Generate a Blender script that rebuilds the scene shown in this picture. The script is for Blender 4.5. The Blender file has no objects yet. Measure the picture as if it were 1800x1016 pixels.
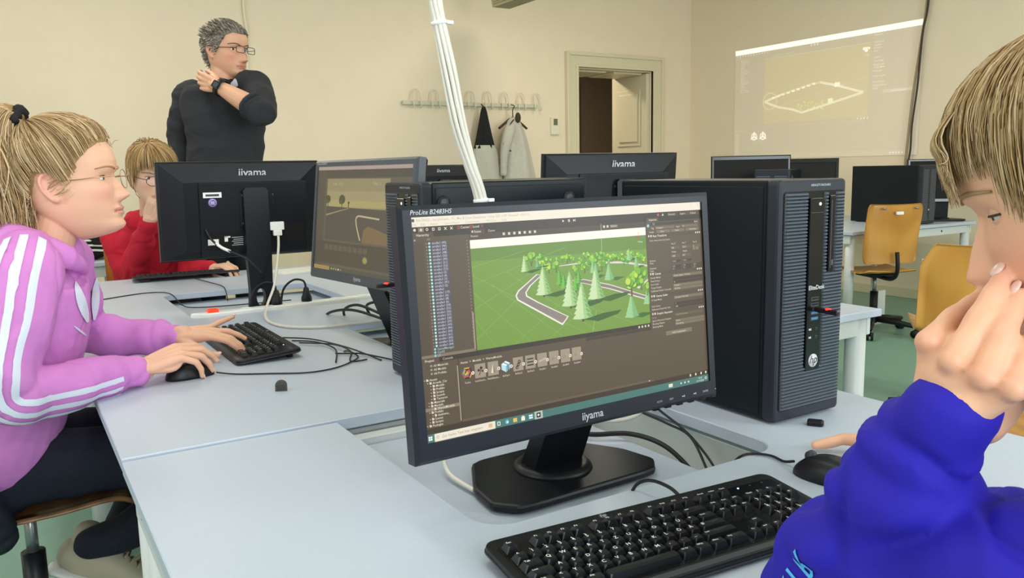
import bpy, bmesh, math, random
import numpy as np
from mathutils import Vector, Matrix, Quaternion
random.seed(7); np.random.seed(7)
SC = bpy.context.scene
COL = SC.collection
PI = math.pi

# ------------------------------------------------------------------ camera, world, lights, exposure
CAMP = Vector((0, 0, 1.2045))
def px(x, y, d): return CAMP+CR*((x-900)/1430*d)+CU*(-(y-508)/1430*d)+CF*d   # world point seen at a pixel, at a given depth (placing aid)
def cam_axes(yaw, pitch, roll):
    f = Vector((math.sin(yaw)*math.cos(pitch), math.cos(yaw)*math.cos(pitch), -math.sin(pitch)))
    r = Vector((math.cos(yaw), -math.sin(yaw), 0)); u = r.cross(f)
    c, s = math.cos(roll), math.sin(roll)
    return c*r+s*u, -s*r+c*u, f
CR, CU, CF = cam_axes(math.radians(31.7), math.radians(8.35), math.radians(-1.16))
cam = bpy.data.cameras.new('camera'); cam.lens = 36*1430/1800; cam.sensor_width = 36; cam.sensor_fit = 'HORIZONTAL'
cam.clip_start = .02
co = bpy.data.objects.new('camera', cam); COL.objects.link(co)
M = Matrix((CR, CU, -CF)).transposed().to_4x4(); M.translation = CAMP; co.matrix_world = M
SC.camera = co
w = bpy.data.worlds.new('sky'); SC.world = w; w.use_nodes = True
bg = w.node_tree.nodes['Background']; bg.inputs[0].default_value = (.75, .86, 1, 1); bg.inputs[1].default_value = .6
SC.view_settings.view_transform = 'Standard'; SC.view_settings.look = 'None'
SC.view_settings.exposure = .16; SC.view_settings.gamma = 1; SC.view_settings.use_curve_mapping = False
SC.cycles.max_bounces = 6; SC.cycles.diffuse_bounces = 4; SC.cycles.glossy_bounces = 3
SC.cycles.transmission_bounces = 4; SC.cycles.transparent_max_bounces = 6
SC.cycles.sample_clamp_indirect = 4; SC.cycles.use_adaptive_sampling = True; SC.cycles.adaptive_threshold = .02
def area(name, loc, target, sx, sy, power, col):
    l = bpy.data.lights.new(name, 'AREA'); l.shape = 'RECTANGLE'; l.size = sx; l.size_y = sy; l.energy = power; l.color = col
    o = bpy.data.objects.new(name, l); COL.objects.link(o); o.location = loc
    o.rotation_euler = (Vector(target)-Vector(loc)).to_track_quat('-Z', 'Y').to_euler()
    return o
DAY = (.87, .94, 1.0)
# daylight through the tall windows of the left wall and of the wall behind the camera
area('window_daylight_left', (-2.45, 1.2, 1.9), (3, 1.2, 1.5), 1.6, 2.0, 29, DAY)
area('window_daylight_left_far', (-2.45, 4.4, 1.9), (3, 4.4, 1.5), 1.6, 2.0, 19, DAY)
area('window_daylight_rear', (0.2, -2.55, 1.9), (0.6, 3, 1.3), 1.7, 2.0, 86, DAY)
area('window_daylight_rear_right', (3.6, -2.55, 1.9), (3.8, 3, 1.3), 1.7, 2.0, 120, DAY)
# ceiling luminaires of the room (warm-white)
for i, (lx, ly) in enumerate(((.4, 1.6), (3.9, 1.6), (.4, 4.9), (3.9, 4.6))):
    area('ceiling_lamp_light', (lx, ly, 2.95), (lx, ly, 0), .25, 1.8, (14 if ly < 3 else 19 if lx < 1 else 36), (1, .93, .82))

area('corridor_fill_light', (5.6, 8.6, 2.8), (5.8, 8.6, 0), .3, .3, 55, (1, .88, .7))  # added fill that brightens the dark corridor; no lamp fitting stands there

# ------------------------------------------------------------------ helpers
def S(h):
    if isinstance(h, str):
        h = h.lstrip('#'); c = [int(h[i:i+2], 16)/255 for i in (0, 2, 4)]
    else: c = [v/255 for v in h]
    return tuple((v/12.92 if v <= .04045 else ((v+.055)/1.055)**2.4) for v in c)+(1,)
MATS = {}
def mat(name, col, rough=.5, metal=0, noise=0, nscale=40, bump=0, bscale=200, emit=0, spec=.5, trans=0, sss=0, attr=None, coat=0, stretch=None):
    if name in MATS: return MATS[name]
    m = bpy.data.materials.new(name); m.use_nodes = True; nt = m.node_tree; b = nt.nodes['Principled BSDF']; L = nt.links
    c = S(col) if not (isinstance(col, tuple) and len(col) == 4) else col
    b.inputs['Base Color'].default_value = c; b.inputs['Roughness'].default_value = rough; b.inputs['Metallic'].default_value = metal
    b.inputs['Specular IOR Level'].default_value = spec
    if coat: b.inputs['Coat Weight'].default_value = coat; b.inputs['Coat Roughness'].default_value = .15
    if trans: b.inputs['Transmission Weight'].default_value = trans
    if sss:
        b.inputs['Subsurface Weight'].default_value = sss; b.inputs['Subsurface Radius'].default_value = (.012, .005, .003); b.inputs['Subsurface Scale'].default_value = .6
    tc = nt.nodes.new('ShaderNodeTexCoord')
    src = tc.outputs['Object']
    if stretch:
        mp = nt.nodes.new('ShaderNodeMapping'); mp.inputs['Scale'].default_value = stretch; L.new(src, mp.inputs['Vector']); src = mp.outputs['Vector']
    base = None
    if attr:
        a = nt.nodes.new('ShaderNodeAttribute'); a.attribute_name = attr; base = a.outputs['Color']; L.new(base, b.inputs['Base Color'])
    if noise:
        n = nt.nodes.new('ShaderNodeTexNoise'); n.inputs['Scale'].default_value = nscale; n.inputs['Detail'].default_value = 4; L.new(src, n.inputs['Vector'])
        hs = nt.nodes.new('ShaderNodeMapRange'); hs.inputs[3].default_value = 1-noise; hs.inputs[4].default_value = 1+noise
        hs.inputs[1].default_value = .25; hs.inputs[2].default_value = .75; L.new(n.outputs['Fac'], hs.inputs[0])
        mx = nt.nodes.new('ShaderNodeVectorMath'); mx.operation = 'SCALE'
        if base: L.new(base, mx.inputs[0])
        else: mx.inputs[0].default_value = c[:3]
        L.new(hs.outputs[0], mx.inputs['Scale']); L.new(mx.outputs[0], b.inputs['Base Color'])
    if bump:
        n2 = nt.nodes.new('ShaderNodeTexNoise'); n2.inputs['Scale'].default_value = bscale; n2.inputs['Detail'].default_value = 3; L.new(src, n2.inputs['Vector'])
        bp = nt.nodes.new('ShaderNodeBump'); bp.inputs['Strength'].default_value = bump; bp.inputs['Distance'].default_value = .002
        L.new(n2.outputs['Fac'], bp.inputs['Height']); L.new(bp.outputs[0], b.inputs['Normal'])
    if emit:
        b.inputs['Emission Color'].default_value = c; b.inputs['Emission Strength'].default_value = emit
        if attr: L.new(base, b.inputs['Emission Color'])
    MATS[name] = m; return m
def wood(name, c1, c2, scale=8):
    m = bpy.data.materials.new(name); m.use_nodes = True; nt = m.node_tree; b = nt.nodes['Principled BSDF']; L = nt.links
    tc = nt.nodes.new('ShaderNodeTexCoord'); mp = nt.nodes.new('ShaderNodeMapping'); mp.inputs['Scale'].default_value = (scale, scale, scale*.14)
    L.new(tc.outputs['Object'], mp.inputs[0]); n = nt.nodes.new('ShaderNodeTexNoise'); n.inputs['Scale'].default_value = 1.2; n.inputs['Detail'].default_value = 2
    L.new(mp.outputs[0], n.inputs['Vector'])
    wv = nt.nodes.new('ShaderNodeTexWave'); wv.wave_type = 'RINGS'; wv.inputs['Scale'].default_value = .55; wv.inputs['Distortion'].default_value = 3; wv.inputs['Detail'].default_value = 3
    L.new(mp.outputs[0], wv.inputs['Vector'])
    r = nt.nodes.new('ShaderNodeMix'); r.data_type = 'RGBA'; r.inputs[6].default_value = S(c1); r.inputs[7].default_value = S(c2)
    L.new(wv.outputs['Fac'], r.inputs[0]); L.new(r.outputs[2], b.inputs['Base Color']); b.inputs['Roughness'].default_value = .38
    b.inputs['Coat Weight'].default_value = .25; b.inputs['Coat Roughness'].default_value = .25
    MATS[name] = m; return m

class MB:
    """collects shapes into one bmesh"""
    def __init__(s): s.bm = bmesh.new(); s.mi = 0
    def _new(s, verts, faces, smooth=False):
        vs = [s.bm.verts.new(v) for v in verts]
        for f in faces:
            try: fc = s.bm.faces.new([vs[i] for i in f]); fc.material_index = s.mi; fc.smooth = smooth
            except ValueError: pass
        return s
    def raw(s, verts, faces, smooth=True): return s._new(verts, faces, smooth)
    def box(s, x0, x1, y0, y1, z0, z1, bev=0, seg=1):
        b2 = bmesh.new(); r = bmesh.ops.create_cube(b2, size=1)
        for v in r['verts']: v.co = Vector((x0+(v.co.x+.5)*(x1-x0), y0+(v.co.y+.5)*(y1-y0), z0+(v.co.z+.5)*(z1-z0)))
        if bev: bmesh.ops.bevel(b2, geom=b2.edges[:], offset=bev, segments=seg, affect='EDGES', profile=.5)
        return s.merge(b2)
    def merge(s, b2, mx=None, smooth=False):
        b2.verts.index_update()
        vs = [(mx@v.co if mx else v.co.copy()) for v in b2.verts]; fs = [[v.index for v in f.verts] for f in b2.faces]
        b2.free(); return s._new(vs, fs, smooth)
    def prism(s, poly, z0, z1, bev=0, seg=2, axis='z', smooth=False):
        b2 = bmesh.new(); vs = [b2.verts.new((p[0], p[1], z0)) for p in poly]; f = b2.faces.new(vs)
        r = bmesh.ops.extrude_face_region(b2, geom=[f]); bmesh.ops.translate(b2, vec=(0, 0, z1-z0), verts=[e for e in r['geom'] if isinstance(e, bmesh.types.BMVert)])
        bmesh.ops.recalc_face_normals(b2, faces=b2.faces[:])
        if bev:
            ed = [e for e in b2.edges if abs(e.verts[0].co.z-e.verts[1].co.z) < 1e-9]
            bmesh.ops.bevel(b2, geom=ed, offset=bev, segments=seg, affect='EDGES', profile=.5)
        mx = None
        if axis == 'y': mx = Matrix(((1, 0, 0, 0), (0, 0, 1, 0), (0, 1, 0, 0), (0, 0, 0, 1)))   # (x,z) poly, extruded along y
        if axis == 'x': mx = Matrix(((0, 0, 1, 0), (1, 0, 0, 0), (0, 1, 0, 0), (0, 0, 0, 1)))   # (y,z) poly, extruded along x
        return s.merge(b2, mx, smooth)
    def cyl(s, p0, p1, r0, r1=None, n=16, cap=True):
        p0, p1 = Vector(p0), Vector(p1); r1 = r0 if r1 is None else r1
        return s.tube([p0, p1], [r0, r1], n, cap)
    def tube(s, pts, r, n=8, cap=True, up=None):
        pts = [Vector(p) for p in pts]; m = len(pts)
        rs = r if isinstance(r, (list, tuple)) else [r]*m
        vs, fs = [], []; t0 = (pts[1]-pts[0]).normalized()
        a = Vector((0, 0, 1)) if abs(t0.z) < .9 else Vector((1, 0, 0))
        u = t0.cross(a).normalized()
        for i in range(m):
            t = (pts[min(i+1, m-1)]-pts[max(i-1, 0)]).normalized()
            u = (u-t*u.dot(t)).normalized(); v = t.cross(u)
            for k in range(n):
                an = 2*PI*k/n; vs.append(pts[i]+(u*math.cos(an)+v*math.sin(an))*rs[i])
        for i in range(m-1):
            for k in range(n):
                fs.append((i*n+k, i*n+(k+1) % n, (i+1)*n+(k+1) % n, (i+1)*n+k))
        if cap: fs.append(tuple(reversed(range(n)))); fs.append(tuple(range((m-1)*n, m*n)))
        base = len(s.bm.verts); s._new(vs, fs, True); return s
    def lathe(s, prof, n=24, cx=0, cy=0, smooth=True):
        vs, fs = [], []; m = len(prof)
        for (r, z) in prof:
            for k in range(n): an = 2*PI*k/n; vs.append((cx+r*math.cos(an), cy+r*math.sin(an), z))
        for i in range(m-1):
            for k in range(n): fs.append((i*n+k, i*n+(k+1) % n, (i+1)*n+(k+1) % n, (i+1)*n+k))
        fs.append(tuple(reversed(range(n)))); fs.append(tuple(range((m-1)*n, m*n)))
        return s._new(vs, fs, smooth)
    def ball(s, c, rx, ry=None, rz=None, n=16, m=10):
        ry = rx if ry is None else ry; rz = rx if rz is None else rz
        b2 = bmesh.new(); bmesh.ops.create_uvsphere(b2, u_segments=n, v_segments=m, radius=1)
        for v in b2.verts: v.co = Vector((c[0]+v.co.x*rx, c[1]+v.co.y*ry, c[2]+v.co.z*rz))
        return s.merge(b2, None, True)
    def text(s, txt, size, mx, depth=0, shear=0, align='LEFT', bold=0):
        vs, fs = text_geo(txt, shear, align, bold)
        return s._new([mx@Vector((v[0]*size, v[1]*size, depth)) for v in vs], fs)
    def build(s, name, m, parent=None, loc=None, rot=None, autosmooth=None):
        me = bpy.data.meshes.new(name); s.bm.normal_update(); s.bm.to_mesh(me); s.bm.free()
        for x in (m if isinstance(m, (list, tuple)) else [m]): me.materials.append(x)
        return put(name, me, parent, loc, rot)
def put(name, me, parent=None, loc=None, rot=None):
    o = bpy.data.objects.new(name, me); COL.objects.link(o)
    if parent: o.parent = parent
    if loc is not None: o.location = loc
    if rot is not None: o.rotation_euler = rot
    return o
_TX = {}
def text_geo(txt, shear=0, align='LEFT', bold=0):
    k = (txt, shear, align, bold)
    if k in _TX: return _TX[k]
    cu = bpy.data.curves.new('t', 'FONT'); cu.body = txt; cu.size = 1; cu.shear = shear; cu.align_x = align; cu.resolution_u = 2; cu.offset = bold
    o = bpy.data.objects.new('t', cu); e = o; me = e.to_mesh()
    r = ([tuple(v.co) for v in me.vertices], [tuple(p.vertices) for p in me.polygons])
    e.to_mesh_clear(); bpy.data.objects.remove(o); bpy.data.curves.remove(cu)
    _TX[k] = r; return r
def tag(o, label=None, cat=None, group=None, kind=None):
    if label: o['label'] = label
    if cat: o['category'] = cat
    if group: o['group'] = group
    if kind: o['kind'] = kind
    return o
def thing(name, label, cat, loc=(0, 0, 0), rotz=0, group=None):
    o = bpy.data.objects.new(name, None); COL.objects.link(o); o.location = loc; o.rotation_euler = (0, 0, rotz); o.empty_display_size = .05
    return tag(o, label, cat, group)
def copy_tree(o, parent=None):
    c = o.copy(); COL.objects.link(c); c.parent = parent
    for ch in list(o.children): copy_tree(ch, c)
    return c
def spline(pts, n=8):
    """Catmull-Rom through points"""
    P = [Vector(p) for p in pts]; out = []
    for i in range(len(P)-1):
        a, b, c, d = P[max(i-1, 0)], P[i], P[i+1], P[min(i+2, len(P)-1)]
        for k in range(n):
            t = k/n; out.append(.5*((2*b)+(c-a)*t+(2*a-5*b+4*c-d)*t*t+(3*b-a-3*c+d)*t**3))
    out.append(P[-1]); return out
def rrect(x0, x1, y0, y1, r, n=5):
    rs = r if isinstance(r, (list, tuple)) else [r]*4; out = []
    for (cx, cy, a0, rr) in ((x1, y1, 0, rs[0]), (x0, y1, 90, rs[1]), (x0, y0, 180, rs[2]), (x1, y0, 270, rs[3])):
        sx = -1 if cx == x1 else 1; sy = -1 if cy == y1 else 1
        if rr <= 0: out.append((cx, cy)); continue
        for k in range(n+1):
            a = math.radians(a0+90*k/n); out.append((cx+sx*rr+rr*math.cos(a), cy+sy*rr+rr*math.sin(a)))
    return out
FRONT = Matrix(((1, 0, 0, 0), (0, 0, -1, 0), (0, 1, 0, 0), (0, 0, 0, 1)))   # text plane xy -> xz, facing -y
def TR(*v): return Matrix.Translation(Vector(v))

# ------------------------------------------------------------------ materials
m_wall = mat('cream_wall_paint', '#f0e0c5', .85, noise=.018, nscale=6, bump=.12, bscale=120)
m_wallR = m_wall
m_trim = mat('beige_gloss_paint', '#ded3b4', .4)
m_floor = mat('green_linoleum', '#7da595', .38, noise=.05, nscale=14, bump=.05)
m_ceil = mat('ceiling_paint', '#f4efe2', .9)
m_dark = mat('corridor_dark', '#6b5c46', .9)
m_desk = mat('white_laminate', '#bec8d7', .42, noise=.012, nscale=60)
m_edge = mat('white_edge_band', '#eceef0', .45)
m_frame = mat('light_grey_metal', '#d5dad9', .4)
m_black = mat('black_plastic', '#14161a', .42, spec=.35, bump=.06, bscale=900)
m_bezel = mat('monitor_bezel', '#1a2029', .38, spec=.35, bump=.04, bscale=900)
m_shell = mat('monitor_shell', '#14161b', .36, spec=.28, bump=.05, bscale=700)
m_tower = mat('tower_steel', '#121a1f', .3, spec=.22, bump=.06, bscale=1500)
m_towerf = mat('tower_front', '#262b33', .4, spec=.3)
m_rib = mat('tower_rib', '#565e68', .4, spec=.35)
m_gloss = mat('gloss_black', '#0b0c0f', .2)
m_grey = mat('dark_grey', '#3c4046', .5)
m_silver = mat('silver_print', '#c9ccd0', .4)
m_print = mat('key_print', '#eef0f4', .5)
m_white = mat('white_plastic', '#f0f0ec', .4)
m_cablew = mat('white_cable', '#e2ded2', .45)
m_cableb = mat('black_cable', '#101114', .5)
m_key = mat('key_black', '#15171b', .36, spec=.4)
m_steel = mat('steel', '#9a9ea3', .3, metal=.8)
m_hole = mat('hole_black', '#050505', .9)
# ------------------------------------------------------------------ setting
X0, X1, Y0, Y1, ZC = -2.6, 6.77, -2.7, 7.0, 3.3
def struct(name, mb, m, **k): o = mb.build(name, m, **k); o['kind'] = 'structure'; return o
struct('floor', MB().box(X0, X1, Y0, Y1+.01, -.05, 0), m_floor)
struct('ceiling', MB().box(X0-.2, X1+.2, Y0-.2, Y1+.2, ZC, ZC+.1), m_ceil)
DX0, DX1, DZ = 5.16, 6.18, 2.24
b = MB()
b.box(X0-.2, DX0, Y1, Y1+.6, 0, ZC); b.box(DX1, X1+.2, Y1, Y1+.6, 0, ZC); b.box(DX0, DX1, Y1, Y1+.6, DZ, ZC)
struct('wall_back', b, m_wall)
struct('wall_right', MB().box(X1, X1+.2, Y0-.2, Y1, 0, ZC), m_wall)
def win_wall(name, axis, pos, a0, a1, wins):
    b = MB(); z0, z1 = .85, 2.95
    def bx(u0, u1, za, zb):
        if axis == 'x': b.box(pos-.2, pos, u0, u1, za, zb)
        else: b.box(u0, u1, pos-.2, pos, za, zb)
    bx(a0, a1, 0, z0); bx(a0, a1, z1, ZC); c = a0
    for (p, q) in wins: bx(c, p, z0, z1); c = q
    bx(c, a1, z0, z1)
    return struct(name, b, m_wall)
WL = [(.3, 2.1), (3.5, 5.3)]; WR = [(-.7, 1.1), (2.7, 4.5)]
win_wall('wall_left', 'x', X0, Y0-.2, Y1, WL); win_wall('wall_front', 'y', Y0, X0-.2, X1+.2, WR)
wi = 0; m_pane = mat('window_glass', '#ffffff', .02, trans=1)
for ax, ws, pos in (('x', WL, X0), ('y', WR, Y0)):
    for (p, q) in ws:
        wi += 1
        b = MB()
        for (u0, u1, za, zb) in ((p, p+.07, .85, 2.95), (q-.07, q, .85, 2.95), (p, q, .85, .92), (p, q, 2.88, 2.95), ((p+q)/2-.035, (p+q)/2+.035, .85, 2.95), (p, q, 2.15, 2.21)):
            if ax == 'x': b.box(pos-.14, pos-.07, u0, u1, za, zb)
            else: b.box(u0, u1, pos-.14, pos-.07, za, zb)
        wo = struct('window_%d' % wi, b, m_white)
        for h_ in (0, 1):
            c0, c1 = (p+.07, (p+q)/2-.035) if h_ == 0 else ((p+q)/2+.035, q-.07)
            for (za, zb_) in ((.92, 2.15), (2.21, 2.88)):
                pb = MB()
                if ax == 'x': pb.box(pos-.11, pos-.104, c0, c1, za, zb_)
                else: pb.box(c0, c1, pos-.11, pos-.104, za, zb_)
                pb.build('pane', m_pane, wo)
# door casing, reveal, soffit panels and the open leaf against the reveal
b = MB()
for (x0, x1, y0, y1, z0, z1) in ((DX0-.145, DX0, 6.965, 7, 0, DZ+.145), (DX1, DX1+.145, 6.965, 7, 0, DZ+.145), (DX0, DX1, 6.965, 7, DZ, DZ+.145)):
    b.box(x0, x1, y0, y1, z0, z1, .004)
for (x0, x1, z0, z1) in ((DX0-.15, DX0-.115, 0, DZ+.15), (DX1+.115, DX1+.15, 0, DZ+.15), (DX0-.115, DX1+.115, DZ+.115, DZ+.15)):
    b.box(x0, x1, 6.945, 7, z0, z1, .006, 2)
for (x0, x1, z0, z1) in ((DX0-.03, DX0, 0, DZ+.03), (DX1, DX1+.03, 0, DZ+.03), (DX0, DX1, DZ, DZ+.03)):
    b.box(x0, x1, 6.952, 7, z0, z1, .005, 2)
struct('trim_1', b, m_trim)
b = MB()
b.box(DX0, DX0+.012, Y1, Y1+.6, 0, DZ); b.box(DX0, DX1, Y1, Y1+.6, DZ-.012, DZ)
for k in range(2):
    xa = DX0+.06+k*.5; b.box(xa, xa+.4, Y1+.08, Y1+.52, DZ-.03, DZ-.012, .006)
for k in range(3):
    za = .2+k*.68; b.box(DX0+.012, DX0+.026, Y1+.08, Y1+.52, za, za+.55, .006)
struct('trim_2', b, m_trim)
dr = thing('door_1', None, None, (DX1-.005, Y1+.62, 0)); dr['kind'] = 'structure'
MB().box(-.045, 0, -.60, 0, .01, DZ-.02, .003).build('door_leaf', m_trim, dr)
for (za, zb) in ((.15, .62), (.74, 1.32), (1.44, 2.06)):
    b = MB()
    b.box(-.053, -.045, -.50, -.10, za, zb, .003); b.box(-.062, -.053, -.46, -.14, za+.045, zb-.045, .004)
    b.build('door_panel', m_trim, dr)
b = MB(); b.tube(spline([(-.05, -.555, 1.05), (-.10, -.555, 1.05), (-.105, -.50, 1.05), (-.105, -.45, 1.05)], 5), .009, 8); b.build('door_handle', m_steel, dr)
# corridor beyond the doorway
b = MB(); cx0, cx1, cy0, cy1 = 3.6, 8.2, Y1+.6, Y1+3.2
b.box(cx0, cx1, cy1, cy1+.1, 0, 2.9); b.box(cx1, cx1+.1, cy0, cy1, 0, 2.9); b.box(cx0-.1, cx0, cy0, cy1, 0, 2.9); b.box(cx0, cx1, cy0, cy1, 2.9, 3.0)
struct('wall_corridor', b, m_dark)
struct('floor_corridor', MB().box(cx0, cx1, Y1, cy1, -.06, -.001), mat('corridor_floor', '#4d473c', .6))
b = MB()
b.box(7.28, 7.48, cy1-.10, cy1, 0, 2.5, .004); b.box(6.55, 6.6, cy1-.04, cy1, 0, 2.2); struct('post_corridor', b, mat('corridor_post_black', '#100e0c', .6))  # black upright posts against the corridor's end wall, not a door leaf
# skirting
for nm, (x0, x1, y0, y1) in dict(back=(X0, DX0-.15, Y1-.02, Y1), right=(X1-.02, X1, Y0, Y1)).items():
    struct('baseboard_'+nm, MB().box(x0, x1, y0, y1, 0, .09, .004), m_trim)

# ------------------------------------------------------------------ desks
def desk(label, cx0, cx1, cy0, cy1, zt, rot, notch=None, group='white computer desks', tray=True, holes=True, channel=True):
    """rot: side the user sits on is local -y"""
    W, D = (cx1-cx0, cy1-cy0) if rot in (0, 180) else (cy1-cy0, cx1-cx0)
    t = thing('computer_desk', label, 'desk', ((cx0+cx1)/2, (cy0+cy1)/2, 0), math.radians(rot), group)
    hw, hd = W/2-.001, D/2-.001; th = .024
    if notch:
        n0, n1, nd = notch                      # x range and depth from rear edge
        pts = [(-hw, -hd), (hw, -hd), (hw, hd), (n1, hd)]
        yb = hd-nd; r = .05
        pts += [(n1-r+r*math.cos(a), yb+r+r*math.sin(a)) for a in [-k*PI/10 for k in range(0, 6)]]
        pts += [(n0+r+r*math.cos(a), yb+r+r*math.sin(a)) for a in [-PI/2-k*PI/10 for k in range(0, 6)]]
        pts += [(n0, hd), (-hw, hd)]
    else: pts = [(-hw, -hd), (hw, -hd), (hw, hd), (-hw, hd)]
    b = MB(); b.prism(pts, zt-th, zt, .002, 1)
    o = b.build('desktop', [m_desk], t)
    # rails under the top
    ri, rh = .03, .058; z1 = zt-th-.006; z0 = z1-rh
    for (x0, x1, y0, y1) in ((-hw+ri, hw-ri, -hd+ri, -hd+ri+.03), (-hw+ri, hw-ri, hd-.034, hd-.004), (-hw+.012, -hw+.042, -hd+ri, hd-ri), (hw-.042, hw-.012, -hd+ri, hd-ri)):
        MB().box(x0, x1, y0, y1, z0, z1, .002).build('frame_rail', m_frame, t)
    if holes:
        for sx in (-1, 1):
            for yy in (-hd+.11, hd-.11):
                b = MB(); b.cyl((sx*(hw-.0125), yy, z0+.03), (sx*(hw-.0105), yy, z0+.03), .0075, n=14); b.build('rail_hole', m_hole, t)
            for yy, dy in ((-hd+ri, -1), (hd-.004, 1)):
                b = MB(); b.cyl((sx*(hw-.42), yy-.001*dy, z0+.03), (sx*(hw-.42), yy+.001*dy, z0+.03), .008, n=14); b.build('rail_hole', m_hole, t)
    for sx in (-1, 1):
        for sy in (-1, 1):
            b = MB(); b.cyl((sx*(hw-.055), sy*(hd-.055), .015), (sx*(hw-.055), sy*(hd-.055), zt-th), .033, n=20)
            lg = b.build('leg', m_frame, t)
            MB().lathe([(.026, 0), (.028, .004), (.028, .015)], 16, sx*(hw-.055), sy*(hd-.055)).build('foot', m_black, lg)
    if notch and tray:
        zb = zt-.045; yb = hd-nd
        MB().box(n0-.07, n1-(.105 if channel else -.07), yb-.05, hd-.036, zb-.018, zb, .001).build('tray_board', m_desk, t)
        if not channel: return t
        b = MB()   # cable channel beside the board: floor and side wall with a lip
        b.box(n1-.13, n1+.05, yb-.05, hd-.036, zb-.085, zb-.08); b.box(n1+.018, n1+.024, yb-.05, hd-.036, zb-.08, zb+.012); b.box(n1+.004, n1+.024, yb-.05, hd-.036, zb+.012, zb+.0145)
        b.build('cable_channel', m_frame, t)
    return t
dA = desk('white laminate desk nearest the camera, under the lit landscape screen', .126, 1.46, .24, 1.469, .73, 0, (.505-.793, 1.08-.793, .575))
dB = desk('white laminate desk the girl in the pink hoodie works at', .126, 1.46, 1.471, 2.829, .734, -90, (-.26, .29, .60), channel=False)
dC = desk('white laminate desk the boy in red sits at', .126, 1.46, 2.832, 4.16, .732, 180, (.793-1.09, .793-.502, .66), channel=False)
dD = desk('white desk with rounded leg seen beyond the right of the near tower', 1.48, 2.405, 1.593, 2.95, .73, 0, None)
dE = desk('white desk whose corner shows beside the bent wooden chair', 3.80, 5.0, 1.2, 2.32, .73, 0, None)
dF = desk('white desk carrying the towers along the projection wall', 4.95, 6.5, 3.53, 4.9, .73, 0, None)
dG = desk('white desk with the far screens in front of the coat rack', 2.0, 3.2, 4.75, 5.9, .73, 0, None)
dH = desk('white desk behind the boy in red, with the black bag on it', -.7, .62, 5.15, 6.2, .73, 0, None)
dI = desk('white desk with far screens in front of the projection', 2.75, 4.04, 2.95, 3.95, .73, 0, None)

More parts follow.
